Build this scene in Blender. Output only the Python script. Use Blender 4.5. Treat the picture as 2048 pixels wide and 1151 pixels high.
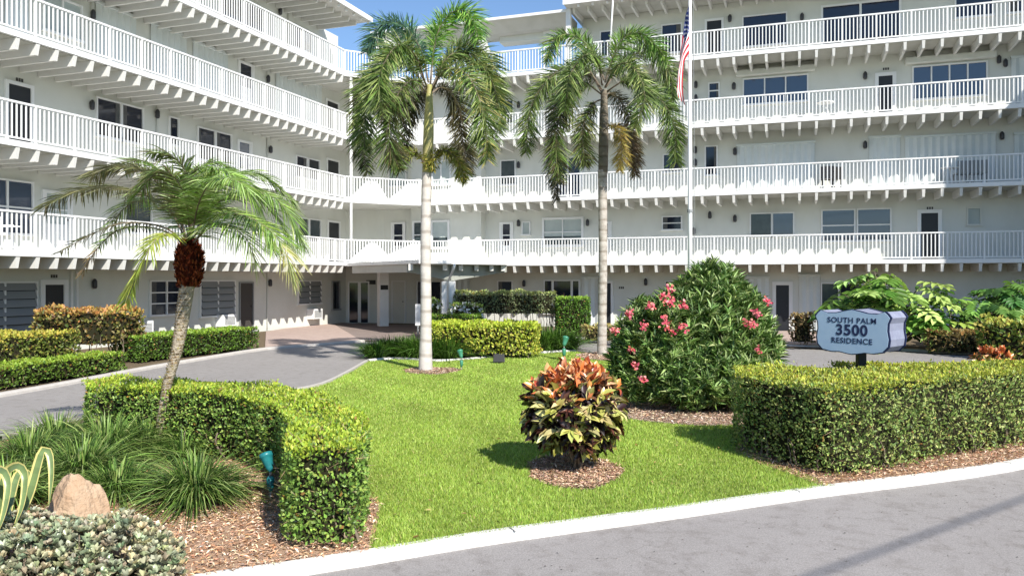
import bpy, bmesh, math, random
import numpy as np
from mathutils import Vector, Matrix
R = math.radians
random.seed(7); rng = np.random.default_rng(11)
for o in list(bpy.data.objects): bpy.data.objects.remove(o)
scene = bpy.context.scene
COL = scene.collection

# ---------------------------------------------------------------- camera, sky, sun, exposure
F, CX, HY, CZ = 1602.0, 1024.0, 557.0, 2.1       # focal length in photo px, centre, horizon, eye height
cam = bpy.data.objects.new('camera', bpy.data.cameras.new('camera'))
COL.objects.link(cam); scene.camera = cam
cam.location = (0, 0, CZ); cam.rotation_euler = (R(90), 0, 0)
cam.data.sensor_width = 36; cam.data.lens = 36*F/2048
cam.data.shift_y = (HY-575.5)/2048
cam.data.clip_end = 3000; cam.data.clip_start = 0.05
SUN_EL, SUN_AZ = 40.0, 150.0                      # azimuth clockwise from +Y
w = bpy.data.worlds.new('World'); scene.world = w; w.use_nodes = True
nt = w.node_tree; sky = nt.nodes.new('ShaderNodeTexSky'); sky.sky_type = 'NISHITA'
sky.sun_disc = False; sky.sun_elevation = R(SUN_EL); sky.sun_rotation = R(SUN_AZ)
sky.air_density = 1.0; sky.dust_density = 0.15; sky.ozone_density = 5.0
bg = nt.nodes['Background']; nt.links.new(sky.outputs[0], bg.inputs[0]); bg.inputs[1].default_value = 0.112
sl = bpy.data.lights.new('sun', 'SUN'); sl.energy = 5.0; sl.angle = R(0.53); sl.color = (1.0, 0.955, 0.88)
so = bpy.data.objects.new('sun', sl); COL.objects.link(so)
sd = Vector((math.sin(R(SUN_AZ))*math.cos(R(SUN_EL)), math.cos(R(SUN_AZ))*math.cos(R(SUN_EL)), math.sin(R(SUN_EL))))
so.rotation_euler = (-sd).to_track_quat('-Z', 'Y').to_euler(); so.location = (30, -50, 60)
scene.view_settings.view_transform = 'Standard'; scene.view_settings.look = 'None'
scene.view_settings.exposure = 0.60; scene.view_settings.gamma = 1
scene.render.engine = 'CYCLES'
try: scene.cycles.max_bounces = 8; scene.cycles.transparent_max_bounces = 8
except Exception: pass

# ---------------------------------------------------------------- helpers
def G(px, py, z=0.0):
    d = (CZ-z)*F/(py-HY); return ((px-CX)/F*d, d)
def P3(px, py, d): return np.array(((px-CX)/F*d, d, CZ+(HY-py)/F*d))
def lin(c):
    if isinstance(c, str): c = tuple(int(c[i:i+2], 16)/255 for i in (0, 2, 4))
    return tuple(x/12.92 if x <= 0.04045 else ((x+0.055)/1.055)**2.4 for x in c)
def tag(o, label=None, cat=None, group=None, kind=None):
    if label: o['label'] = label
    if cat: o['category'] = cat
    if group: o['group'] = group
    if kind: o['kind'] = kind
    return o
def empty(name, loc=(0, 0, 0), label=None, cat=None, group=None):
    o = bpy.data.objects.new(name, None); COL.objects.link(o); o.location = loc; o.empty_display_size = .2
    return tag(o, label, cat, group)
def link(name, me, mat, parent=None, smooth=False):
    o = bpy.data.objects.new(name, me); COL.objects.link(o)
    for m in (mat if isinstance(mat, (list, tuple)) else [mat]): me.materials.append(m)
    if smooth: me.shade_smooth()
    if parent is not None:
        o.parent = parent
        if parent.parent is None: o.matrix_parent_inverse = Matrix.Translation(-parent.location)
    return o
class MB:
    def __init__(s): s.v = []; s.f = []; s.m = []
    def add(s, vs, fs, m=0):
        n = len(s.v); s.v += [tuple(map(float, v)) for v in vs]; s.f += [tuple(i+n for i in f) for f in fs]; s.m += [m]*len(fs)
    def hexa(s, c, m=0):     # 8 corners: bottom 4 ccw, top 4
        s.add(c, [(3, 2, 1, 0), (4, 5, 6, 7), (0, 1, 5, 4), (1, 2, 6, 5), (2, 3, 7, 6), (3, 0, 4, 7)], m)
    def box(s, x0, x1, y0, y1, z0, z1, m=0):
        s.hexa([(x0, y0, z0), (x1, y0, z0), (x1, y1, z0), (x0, y1, z0), (x0, y0, z1), (x1, y0, z1), (x1, y1, z1), (x0, y1, z1)], m)
    def prism(s, poly, z0, z1, m=0):
        n = len(poly); a = [(p[0], p[1], z0) for p in poly]+[(p[0], p[1], z1) for p in poly]
        s.add(a, [tuple(range(n-1, -1, -1)), tuple(range(n, 2*n))]+[(i, (i+1) % n, n+(i+1) % n, n+i) for i in range(n)], m)
    def tube(s, pts, rad, n=8, m=0, caps=True):
        pts = [Vector(p) for p in pts]; rings = []
        for i, p in enumerate(pts):
            t = (pts[min(i+1, len(pts)-1)]-pts[max(i-1, 0)]).normalized()
            a = t.orthogonal().normalized() if i == 0 else (a-t*a.dot(t)).normalized()
            b = t.cross(a); r = rad[i] if hasattr(rad, '__len__') else rad
            rings.append([p+(a*math.cos(k*2*math.pi/n)+b*math.sin(k*2*math.pi/n))*r for k in range(n)])
        vs = [v for r_ in rings for v in r_]
        fs = [(i*n+k, i*n+(k+1) % n, (i+1)*n+(k+1) % n, (i+1)*n+k) for i in range(len(pts)-1) for k in range(n)]
        if caps: fs += [tuple(range(n-1, -1, -1)), tuple(range(len(vs)-n, len(vs)))]
        s.add(vs, fs, m)
    def wbox(s, W, s0, s1, o0, o1, z0, z1, m=0):   # box in a wing's frame: s along, o outward
        q = [W.p(s0, o0), W.p(s1, o0), W.p(s1, o1), W.p(s0, o1)]
        s.hexa([(x, y, z0) for x, y in q]+[(x, y, z1) for x, y in q], m)
    def build(s, name, mat, parent=None, smooth=False, bevel=0):
        me = bpy.data.meshes.new(name); me.from_pydata(s.v, [], s.f); me.polygons.foreach_set('material_index', s.m)
        bm = bmesh.new(); bm.from_mesh(me); bmesh.ops.recalc_face_normals(bm, faces=bm.faces)
        if bevel: bmesh.ops.bevel(bm, geom=[e for e in bm.edges if e.is_manifold and e.calc_face_angle(0) > .5], offset=bevel, segments=2, profile=.6, affect='EDGES')
        bm.to_mesh(me); bm.free(); me.update()
        return link(name, me, mat, parent, smooth)
# ---------------------------------------------------------------- materials
def mat(name, col, rough=.7, spec=.5, metal=0, noise=None, bump=None, var=.12, scale=8):
    m = bpy.data.materials.new(name); m.use_nodes = True; t = m.node_tree; b = t.nodes['Principled BSDF']
    c = lin(col) if isinstance(col, str) else col
    b.inputs['Base Color'].default_value = (*c, 1); b.inputs['Roughness'].default_value = rough
    b.inputs['Specular IOR Level'].default_value = spec; b.inputs['Metallic'].default_value = metal
    if noise or bump:
        tc = t.nodes.new('ShaderNodeTexCoord')
        n = t.nodes.new('ShaderNodeTexNoise'); n.inputs['Scale'].default_value = scale; n.inputs['Detail'].default_value = 8
        n.inputs['Roughness'].default_value = .65
        t.links.new(tc.outputs['Object'], n.inputs['Vector'])
        if noise:
            c2 = lin(noise) if isinstance(noise, str) else noise
            r = t.nodes.new('ShaderNodeValToRGB'); r.color_ramp.elements[0].position = .5-var*1.4; r.color_ramp.elements[1].position = .5+var*1.4
            r.color_ramp.elements[0].color = (*c, 1); r.color_ramp.elements[1].color = (*c2, 1)
            t.links.new(n.outputs['Fac'], r.inputs['Fac']); t.links.new(r.outputs['Color'], b.inputs['Base Color'])
        if bump:
            n2 = t.nodes.new('ShaderNodeTexNoise'); n2.inputs['Scale'].default_value = bump[0]; n2.inputs['Detail'].default_value = 6
            t.links.new(tc.outputs['Object'], n2.inputs['Vector'])
            bp = t.nodes.new('ShaderNodeBump'); bp.inputs['Strength'].default_value = bump[1]; bp.inputs['Distance'].default_value = bump[2]
            t.links.new(n2.outputs['Fac'], bp.inputs['Height']); t.links.new(bp.outputs['Normal'], b.inputs['Normal'])
    return m
def leafmat(name, trans=.3, rough=.45, spec=.35):
    m = bpy.data.materials.new(name); m.use_nodes = True; t = m.node_tree; b = t.nodes['Principled BSDF']
    a = t.nodes.new('ShaderNodeAttribute'); a.attribute_name = 'leafcol'
    t.links.new(a.outputs['Color'], b.inputs['Base Color']); b.inputs['Roughness'].default_value = rough
    b.inputs['Specular IOR Level'].default_value = spec
    tr = t.nodes.new('ShaderNodeBsdfTranslucent'); t.links.new(a.outputs['Color'], tr.inputs['Color'])
    mx = t.nodes.new('ShaderNodeMixShader'); mx.inputs[0].default_value = trans
    t.links.new(b.outputs[0], mx.inputs[1]); t.links.new(tr.outputs[0], mx.inputs[2])
    t.links.new(mx.outputs[0], t.nodes['Material Output'].inputs['Surface'])
    return m
def asphalt(name, c1, c2):
    m = mat(name, c1, .9, .3, noise=c2, var=.2, scale=.55, bump=(140, .35, .01)); t = m.node_tree
    b = t.nodes['Principled BSDF']; src = b.inputs['Base Color'].links[0].from_socket
    tc = [n for n in t.nodes if n.type == 'TEX_COORD'][0]
    n = t.nodes.new('ShaderNodeTexNoise'); n.inputs['Scale'].default_value = 95; n.inputs['Detail'].default_value = 3
    r = t.nodes.new('ShaderNodeValToRGB'); r.color_ramp.elements[0].position = .32; r.color_ramp.elements[1].position = .7
    r.color_ramp.elements[0].color = (.72, .72, .72, 1); r.color_ramp.elements[1].color = (1.12, 1.12, 1.12, 1)
    n3 = t.nodes.new('ShaderNodeTexNoise'); n3.inputs['Scale'].default_value = 5.5; n3.inputs['Detail'].default_value = 9; n3.inputs['Roughness'].default_value = .7
    r3 = t.nodes.new('ShaderNodeValToRGB'); r3.color_ramp.elements[0].position = .34; r3.color_ramp.elements[1].position = .5
    r3.color_ramp.elements[0].color = (.80, .785, .77, 1); r3.color_ramp.elements[1].color = (1, 1, 1, 1)
    vo = t.nodes.new('ShaderNodeTexVoronoi'); vo.feature = 'DISTANCE_TO_EDGE'; vo.inputs['Scale'].default_value = .5
    dn = t.nodes.new('ShaderNodeTexNoise'); dn.inputs['Scale'].default_value = 2.2; dn.inputs['Detail'].default_value = 6
    va = t.nodes.new('ShaderNodeVectorMath'); va.operation = 'ADD'
    t.links.new(tc.outputs['Object'], va.inputs[0]); t.links.new(dn.outputs['Color'], va.inputs[1]); t.links.new(tc.outputs['Object'], dn.inputs['Vector'])
    t.links.new(va.outputs[0], vo.inputs['Vector'])
    r4 = t.nodes.new('ShaderNodeValToRGB'); r4.color_ramp.elements[0].position = .0; r4.color_ramp.elements[1].position = .006
    r4.color_ramp.elements[0].color = (.8, .79, .78, 1); r4.color_ramp.elements[1].color = (1, 1, 1, 1)
    t.links.new(vo.outputs['Distance'], r4.inputs['Fac'])
    for q in (n, n3): t.links.new(tc.outputs['Object'], q.inputs['Vector'])
    t.links.new(n.outputs['Fac'], r.inputs['Fac']); t.links.new(n3.outputs['Fac'], r3.inputs['Fac'])
    for k in (r, r3, r4):
        x = t.nodes.new('ShaderNodeMix'); x.data_type = 'RGBA'; x.blend_type = 'MULTIPLY'; x.inputs[0].default_value = 1
        t.links.new(src, x.inputs[6]); t.links.new(k.outputs['Color'], x.inputs[7]); src = x.outputs[2]
    t.links.new(src, b.inputs['Base Color']); return m
M = {}
M['leaf'] = leafmat('leaf'); M['grass'] = leafmat('grass_blade', .35, .6, .2); M['waxy'] = leafmat('waxy_leaf', .12, .32, .5)
M['petal'] = leafmat('petal', .35, .6, .2); M['chip'] = leafmat('wood_chip', .0, .9, .1)
M['paint'] = mat('white_paint', (.80, .80, .79), .5, .4, noise=(.74, .74, .73), scale=3, var=.25)
M['wall'] = mat('wall_paint', (.67, .675, .62), .8, .3, noise=(.60, .605, .56), scale=1.2, var=.3, bump=(60, .25, .01))
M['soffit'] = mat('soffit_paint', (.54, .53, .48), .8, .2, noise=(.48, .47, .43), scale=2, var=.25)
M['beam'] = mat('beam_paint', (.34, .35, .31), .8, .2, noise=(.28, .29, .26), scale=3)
M['rib'] = mat('rib_paint', (.70, .69, .65), .7, .3, noise=(.62, .61, .57), scale=4, var=.25)
M['glass_dark'] = mat('dark_glass', (.012, .016, .03), .06, .6)
M['glass_blue'] = mat('tinted_glass', (.03, .05, .09), .04, 1.0)
M['glass_teal'] = mat('screened_glass', (.05, .07, .075), .15, .6, noise=(.03, .045, .05), scale=3)
M['screen'] = mat('door_screen', (.02, .022, .026), .5, .4)
M['blind'] = mat('window_blind', (.45, .5, .48), .6, .4, noise=(.38, .43, .42), scale=2)
M['shutter'] = mat('shutter_metal', (.66, .69, .68), .55, .4, noise=(.6, .64, .63), scale=2)
M['lamp'] = mat('lamp_metal', (.035, .035, .04), .4, .5)
M['bronze'] = mat('bronze_frame', (.06, .055, .05), .5, .4)
M['grey'] = mat('grey_metal', (.25, .26, .26), .5, .5)
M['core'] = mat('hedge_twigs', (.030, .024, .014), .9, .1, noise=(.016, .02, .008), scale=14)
M['bark'] = mat('shrub_bark', (.24, .19, .14), .85, .2, noise=(.14, .11, .08), scale=20, bump=(50, .5, .01))
M['asphalt'] = asphalt('road_asphalt', (.29, .268, .252), (.345, .32, .305))
M['drive'] = asphalt('drive_asphalt', (.27, .252, .24), (.32, .30, .287))
M['curb'] = mat('curb_paint', (.78, .775, .74), .75, .3, noise=(.5, .475, .43), var=.2, scale=7, bump=(40, .3, .01))
M['curbgrey'] = mat('curb_concrete', (.52, .49, .45), .85, .3, noise=(.38, .35, .32), var=.2, scale=5, bump=(40, .3, .01))
M['mulch'] = mat('mulch', (.52, .36, .25), .95, .1, noise=(.32, .20, .13), var=.12, scale=38, bump=(60, .9, .03))
M['mulch2'] = mat('pale_mulch', (.48, .37, .29), .95, .1, noise=(.30, .22, .17), var=.12, scale=38, bump=(60, .9, .03))
M['soil'] = mat('soil', (.20, .15, .10), .95, .1, noise=(.10, .08, .05), var=.2, scale=6, bump=(20, .5, .03))
M['turf'] = mat('turf', (.20, .25, .05), .95, .1, noise=(.24, .30, .07), var=.2, scale=1.1, bump=(90, .6, .02))
M['teal'] = mat('teal_enamel', (.02, .20, .21), .35, .5, noise=(.012, .13, .145), scale=12)
M['green'] = mat('green_enamel', (.05, .22, .13), .4, .5)
M['black'] = mat('black_metal', (.02, .02, .02), .5, .4)
M['rock'] = mat('sandstone', (.50, .37, .255), .9, .2, noise=(.36, .23, .14), var=.14, scale=6, bump=(16, .8, .05))
def pavers(name, c1, c2):
    m = mat(name, c1, .85, .3, bump=(50, .3, .01)); t = m.node_tree; b = t.nodes['Principled BSDF']
    tc = [n for n in t.nodes if n.type == 'TEX_COORD'][0]
    br = t.nodes.new('ShaderNodeTexBrick'); br.inputs['Scale'].default_value = 1; br.inputs['Brick Width'].default_value = .24
    br.inputs['Row Height'].default_value = .12; br.inputs['Mortar Size'].default_value = .006; br.inputs['Mortar Smooth'].default_value = .3
    br.inputs['Color1'].default_value = (*c1, 1); br.inputs['Color2'].default_value = (*c2, 1); br.inputs['Mortar'].default_value = (*[x*.55 for x in c1], 1)
    t.links.new(tc.outputs['Object'], br.inputs['Vector']); t.links.new(br.outputs['Color'], b.inputs['Base Color']); return m
def streaks(m, amt):
    t = m.node_tree; b = t.nodes['Principled BSDF']; src = b.inputs['Base Color'].links[0].from_socket; tc = [n for n in t.nodes if n.type == 'TEX_COORD'][0]
    mp = t.nodes.new('ShaderNodeMapping'); mp.inputs['Scale'].default_value = (1.3, 1.3, .6); n = t.nodes.new('ShaderNodeTexNoise'); n.inputs['Scale'].default_value = 1; n.inputs['Detail'].default_value = 7
    r = t.nodes.new('ShaderNodeValToRGB'); r.color_ramp.elements[0].position = .36; r.color_ramp.elements[1].position = .56; r.color_ramp.elements[0].color = (1-amt, 1-amt, 1-amt*1.25, 1); r.color_ramp.elements[1].color = (1, 1, 1, 1)
    t.links.new(tc.outputs['Object'], mp.inputs['Vector']); t.links.new(mp.outputs[0], n.inputs['Vector']); t.links.new(n.outputs['Fac'], r.inputs['Fac'])
    x = t.nodes.new('ShaderNodeMix'); x.data_type = 'RGBA'; x.blend_type = 'MULTIPLY'; x.inputs[0].default_value = 1; t.links.new(src, x.inputs[6]); t.links.new(r.outputs['Color'], x.inputs[7]); t.links.new(x.outputs[2], b.inputs['Base Color'])
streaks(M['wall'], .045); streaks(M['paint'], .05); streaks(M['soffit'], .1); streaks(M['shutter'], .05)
M['pavers'] = pavers('pink_pavers', (.46, .36, .31), (.40, .30, .26))

# ---------------------------------------------------------------- foliage engine (numpy)
def nrm(a): return a/np.maximum(np.linalg.norm(a, axis=-1, keepdims=True), 1e-9)
def pal(n, cols, w=None, var=.16, r=None):
    r = rng if r is None else r
    c = np.array([lin(x) if isinstance(x, str) else x for x in cols]); i = r.choice(len(c), n, p=w)
    out = c[i]*(1+var*r.standard_normal((n, 1)))*(1+.06*r.standard_normal((n, 3)))
    return np.clip(out, .002, .95)
def raw(name, V, loops, starts, totals, cols, matl, parent=None, smooth=False):
    me = bpy.data.meshes.new(name); me.vertices.add(len(V)); me.vertices.foreach_set('co', V.astype(np.float32).ravel())
    me.loops.add(len(loops)); me.loops.foreach_set('vertex_index', loops.astype(np.int32))
    me.polygons.add(len(starts)); me.polygons.foreach_set('loop_start', starts.astype(np.int32)); me.polygons.foreach_set('loop_total', totals.astype(np.int32))
    at = me.attributes.new('leafcol', 'FLOAT_COLOR', 'FACE')
    at.data.foreach_set('color', np.concatenate([cols, np.ones((len(cols), 1))], 1).astype(np.float32).ravel())
    me.update(calc_edges=True); me.validate()
    return link(name, me, matl, parent, smooth)
TPL = {'oval': (np.array([(0, 0, 0), (.5, .32, .10), (.44, .68, .06), (0, 1, -.16), (-.44, .68, .06), (-.5, .32, .10), (0, .5, -.02)]), [(0, 1, 2, 6), (6, 2, 3), (6, 3, 4), (0, 6, 4, 5)]),
       'leaf': (np.array([(0, 0, 0), (.5, .35, .08), (.42, .7, .04), (0, 1, -.14), (-.42, .7, .04), (-.5, .35, .08)]), [(0, 1, 2, 3), (0, 3, 4, 5)]),
       'diamond': (np.array([(0, 0, 0), (.5, .45, .07), (0, 1, -.1), (-.5, .45, .07)]), [(0, 1, 2), (0, 2, 3)]),
       'blade': (np.array([(-.5, 0, 0), (.5, 0, 0), (0, 1, 0)]), [(0, 1, 2)]),
       'obov': (np.array([(0, 0, 0), (.28, .3, .03), (.5, .72, .08), (0, 1, .02), (-.5, .72, .08), (-.28, .3, .03), (0, .6, -.04)]), [(0, 1, 2, 6), (6, 2, 3), (6, 3, 4), (0, 6, 4, 5)])}
def leaves(name, pos, dirv, norm, length, width, cols, matl, parent=None, tpl='leaf'):
    T, fs = TPL[tpl]; n = len(pos); k = len(T)
    d = nrm(dirv); sdv = nrm(np.cross(d, norm)); nn = np.cross(sdv, d)
    L = np.broadcast_to(length, (n,))[:, None, None]; Wd = np.broadcast_to(width, (n,))[:, None, None]
    V = pos[:, None, :]+sdv[:, None, :]*T[None, :, 0:1]*Wd+d[:, None, :]*T[None, :, 1:2]*L+nn[:, None, :]*T[None, :, 2:3]*L
    V = V.reshape(-1, 3); base = np.arange(n)*k
    pat = np.concatenate([np.array(f) for f in fs]); loops = (base[:, None]+pat[None, :]).ravel()
    tot = np.tile(np.array([len(f) for f in fs]), n); st = np.concatenate([[0], np.cumsum(tot)[:-1]])
    return raw(name, V, loops, st, tot, np.repeat(cols, len(fs), 0), matl, parent)
def ribbons(name, P, width, side, cols, matl, parent=None):   # P (N,K,3), width (K,) or (N,K), side (N,3) or (N,K,3)
    N, K, _ = P.shape; Wd = np.broadcast_to(width, (N, K))[:, :, None]*.5
    sv = side[:, None, :] if side.ndim == 2 else side
    V = np.stack([P-sv*Wd, P+sv*Wd], 2).reshape(-1, 3)
    b = (np.arange(N)*K*2)[:, None]+(np.arange(K-1)*2)[None, :]; b = b.ravel()[:, None]
    loops = (b+np.array([0, 1, 3, 2])[None, :]).ravel(); q = N*(K-1)
    return raw(name, V, loops, np.arange(q)*4, np.full(q, 4), np.repeat(cols, K-1, 0), matl, parent)
def inpoly(pts, poly):
    poly = np.array(poly); x, y = pts[:, 0], pts[:, 1]; ins = np.zeros(len(pts), bool); n = len(poly)
    for i in range(n):
        x1, y1 = poly[i]; x2, y2 = poly[(i+1) % n]
        c = ((y1 > y) != (y2 > y)) & (x < (x2-x1)*(y-y1)/(y2-y1+1e-12)+x1); ins ^= c
    return ins
def sampoly(poly, n):
    p = np.array(poly); lo, hi = p.min(0), p.max(0); out = []
    tot = 0
    while tot < n:
        q = lo+(hi-lo)*rng.random((n*2, 2)); q = q[inpoly(q, poly)]; out.append(q); tot += len(q)
    return np.concatenate(out)[:n]
def area(poly): return abs(sum(poly[i][0]*poly[(i+1) % len(poly)][1]-poly[(i+1) % len(poly)][0]*poly[i][1] for i in range(len(poly))))/2
def ccw(poly):
    a = sum(poly[i][0]*poly[(i+1) % len(poly)][1]-poly[(i+1) % len(poly)][0]*poly[i][1] for i in range(len(poly)))
    return list(poly) if a > 0 else list(poly)[::-1]
def inset(poly, d):
    n = len(poly); out = []
    for i in range(n):
        a, b, c = np.array(poly[i-1]), np.array(poly[i]), np.array(poly[(i+1) % n])
        e1, e2 = nrm(b-a), nrm(c-b); n1, n2 = np.array((-e1[1], e1[0])), np.array((-e2[1], e2[0]))
        m = nrm(n1+n2); k = d/max(.5, float(m @ n1)); out.append(tuple(b+m*k))
    return out
def wob(p, s=1.0, a=1.0):
    return a*(np.sin(p[:, 0]*3.1*s+1.3)*np.cos(p[:, 1]*2.7*s+.4)+.6*np.sin(p[:, 0]*7.3*s+p[:, 1]*5.1*s+p[:, 2]*6*s)+.4*np.sin(p[:, 2]*11*s+p[:, 0]*9*s))
def path_poly(cl, width):
    c = np.array(cl, float); t = np.gradient(c, axis=0); t = nrm(t); nn = np.stack([-t[:, 1], t[:, 0]], 1)
    return [tuple(x) for x in (c-nn*width/2)]+[tuple(x) for x in (c+nn*width/2)[::-1]]
def hedge(name, label, cat, poly, h, leaf=.05, dens=1500, side=('4f6b22', '6b8a2e'), top=('b5c63c', '9cb436'), z0=.06, group=None, stems=0, topf=.10, matl='leaf', rag=.03, thin=0, aspect=.55, flowers=None):
    poly = ccw(poly); c = np.mean(poly, 0); root = empty(name, (c[0], c[1], 0), label, cat, group)
    P, Nn = [], []
    for i in range(len(poly)):
        a, b = np.array(poly[i]), np.array(poly[(i+1) % len(poly)]); L = np.linalg.norm(b-a); e = (b-a)/L
        n = int(L*(h-z0)*dens); t = rng.random(n)*L; z = z0+(h-z0)*rng.random(n)
        if thin: keep = rng.random(n) > thin*np.clip(1-(z-z0)/(h-z0)*2, 0, 1); t = t[keep]; z = z[keep]; n = len(t)
        o = np.array((e[1], -e[0])); q = np.zeros((n, 3)); q[:, :2] = a+e*t[:, None]; q[:, 2] = z
        r = .10*np.clip((z-(h-.14))/.14, 0, 1)**2
        off = -np.abs(rng.normal(0, .06, n))+wob(q, 1, rag*.5)-r; q[:, :2] += o*off[:, None]
        P.append(q); nv = np.zeros((n, 3)); nv[:, :2] = o; nv[:, 2] = .25; Nn.append(nv)
    n = int(area(poly)*dens); q = np.zeros((n, 3)); q[:, :2] = sampoly(poly, n); q[:, 2] = h
    q[:, 2] += wob(q, 1, rag*.5)-np.abs(rng.normal(0, .03, n))+(rng.random(n) < .03)*rng.random(n)*.06
    P.append(q); nv = np.zeros((n, 3)); nv[:, 2] = 1; Nn.append(nv)
    P = np.concatenate(P); Nn = np.concatenate(Nn); n = len(P)
    gap = rng.random(n) > (.42*(wob(P*2.3, 1.7) > .35)*(Nn[:, 2] < .9)); P, Nn = P[gap], Nn[gap]; n = len(P)
    d = Nn*.55+np.array((0, 0, .45))+rng.normal(0, .55, (n, 3)); fn = Nn*.9+np.array((.1, -.2, .35))+rng.normal(0, .5, (n, 3))
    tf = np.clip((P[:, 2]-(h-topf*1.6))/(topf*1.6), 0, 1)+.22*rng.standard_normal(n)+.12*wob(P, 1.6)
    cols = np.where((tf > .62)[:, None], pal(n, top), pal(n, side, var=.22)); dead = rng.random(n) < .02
    cols[dead] = pal(int(dead.sum()), ['8a6a3a', 'a08040'])
    L = leaf*rng.uniform(.7, 1.25, n)
    leaves('foliage', P, d, fn, L, L*aspect, cols, M[matl], root, 'leaf' if leaf > .045 else 'diamond')
    k_ = rng.random(n) < .035; q_ = P[k_]; m_ = len(q_)
    leaves('twigs', q_, Nn[k_]*.5+rng.normal(0, .7, (m_, 3)), rng.normal(0, 1, (m_, 3)), leaf*rng.uniform(1.2, 3.4, m_), .007, pal(m_, ['8c7a60', '6c5a44', 'a89478']), M['chip'], root, 'blade')['kind'] = 'stuff'
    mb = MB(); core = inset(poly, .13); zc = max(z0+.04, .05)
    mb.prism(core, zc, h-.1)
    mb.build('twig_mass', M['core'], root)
    if stems:
        pp = ccw(inset(poly, .10)); k = len(pp); per = [np.linalg.norm(np.array(pp[i])-np.array(pp[(i+1) % k])) for i in range(k)]
        for _ in range(min(stems, 95)):
            i = random.choices(range(k), per)[0]; t = random.random()
            x = pp[i][0]*(1-t)+pp[(i+1) % k][0]*t; y = pp[i][1]*(1-t)+pp[(i+1) % k][1]*t
            pts = [(x, y, -.02)]; r0 = random.uniform(.009, .02)
            for s_ in range(4): pts.append((pts[-1][0]+random.uniform(-.06, .06), pts[-1][1]+random.uniform(-.05, .05), pts[-1][2]+(z0+.3)/4))
            sb = MB(); sb.tube(pts, [r0, r0*.9, r0*.75, r0*.6, r0*.4], 5); sb.build('stem', M['bark'], root, True)
    return root
# ---------------------------------------------------------------- ground, roads
def poly_sheet(name, pts, z, m, kind='structure', parent=None, thick=0):
    mb = MB()
    if thick: mb.prism(ccw(pts), z-thick, z)
    else: mb.add([(x, y, z) for x, y in ccw(pts)], [tuple(range(len(pts)))])
    o = mb.build(name, M[m], parent)
    if kind: o['kind'] = kind
    return o
def spline(pts, n=10):
    p = [np.array(q, float) for q in pts]; p = [2*p[0]-p[1]]+p+[2*p[-1]-p[-2]]; out = []
    for i in range(1, len(p)-2):
        for k in range(n):
            t = k/n; a, b, c, d = p[i-1:i+3]
            out.append(.5*((2*b)+(-a+c)*t+(2*a-5*b+4*c-d)*t*t+(-a+3*b-3*c+d)*t**3))
    out.append(p[-2]); return [tuple(x) for x in out]
RZ = -.05
g = MB(); g.add([(-900, -600, -.10), (900, -600, -.10), (900, 1500, -.10), (-900, 1500, -.10)], [(0, 1, 2, 3)])
g.build('ground', M['turf'])['kind'] = 'structure'
curb = spline([(-9, 3.6), (-4.2, 4.75), G(450, 1148), G(700, 1111), G(975, 1067), G(1348, 1017), G(1600, 981), G(2048, 920), (10.5, 12.2), (17, 17.6), (26, 24)], 8)
road = [(p[0]+.0, p[1]) for p in curb]+[(60, 24), (60, -40), (-60, -40), (-60, 3.6)]
poly_sheet('road', road, RZ, 'asphalt')
def curb_mesh(name, line, wd, top, bot, m, lean=.04):
    c = np.array(line); t = nrm(np.gradient(c, axis=0)); nn = np.stack([t[:, 1], -t[:, 0]], 1)   # right side = road side
    prof = [(-.03, bot-.05), (-.03, top), (wd-lean-.02, top), (wd-.01, top-.025), (wd, bot-.05)]
    vs = [(c[i, 0]+nn[i, 0]*o, c[i, 1]+nn[i, 1]*o, z) for i in range(len(c)) for o, z in prof]; k = len(prof)
    fs = [(i*k+j, i*k+j+1, (i+1)*k+j+1, (i+1)*k+j) for i in range(len(c)-1) for j in range(k-1)]
    mb = MB(); mb.add(vs, fs); o = mb.build(name, M[m], None, False); o['kind'] = 'structure'; return o
curb_mesh('kerb', curb, .125, .025, RZ, 'curb')
# drive loop past the entrance
inner = [(-10.2, 4.6), (-8.6, 6.8), G(0, 880), G(150, 838), G(400, 800), G(560, 786), G(640, 772), G(690, 750), G(735, 724)]
outer = [(-14.5, 4.2), (-10.6, 9.6), G(0, 792), G(280, 740), G(420, 716), G(530, 699), G(640, 690), G(725, 683)]
rgt_out = [G(1150, 677), G(1300, 680), G(1560, 696), G(1800, 703), G(2000, 712), (20, 22.5), (40, 24)]
rgt_in = [G(735, 724), G(1075, 708), G(1150, 704), G(1240, 716), G(1560, 734), G(1800, 748), (13, 18.2), (20, 20), (40, 21.5)]
soilp = curb+[(45, 30), (45, 70), (-60, 70), (-60, 4)]
# lot: soil sheet from the kerb back to the building and beyond
poly_sheet('soil_bed', soilp, -.012, 'soil')
drv = spline(outer, 5)+[G(840, 684), G(1075, 678)]+spline(rgt_out, 4)+spline(rgt_in, 4)[::-1]+spline(inner, 5)[::-1]
poly_sheet('driveway', drv, .0, 'drive')
curb_mesh('kerb', spline(inner[2:], 5)[::-1], .11, .06, -.02, 'curbgrey').name = 'kerb'
curb_mesh('kerb', spline(outer[1:], 5), .13, .07, -.02, 'curbgrey')
curb_mesh('kerb', spline([G(1150, 677), G(1300, 679), G(1560, 692), G(1800, 700), G(2000, 709), (20, 22.5)], 5), .12, .06, -.02, 'curbgrey')
lawn_poly = [G(735, 724), G(790, 720), G(880, 724), G(990, 716), G(1075, 708), G(1150, 704), G(1320, 716), G(1400, 742), (4.6, 13.0), (4.2, 10.8), (2.95, 10.2), (2.85, 9.4), G(1490, 905), G(1560, 935), G(1660, 975)]
front = [p for p in curb if G(735, 1106)[0] < p[0] < G(1660, 975)[0]][::-1]
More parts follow.
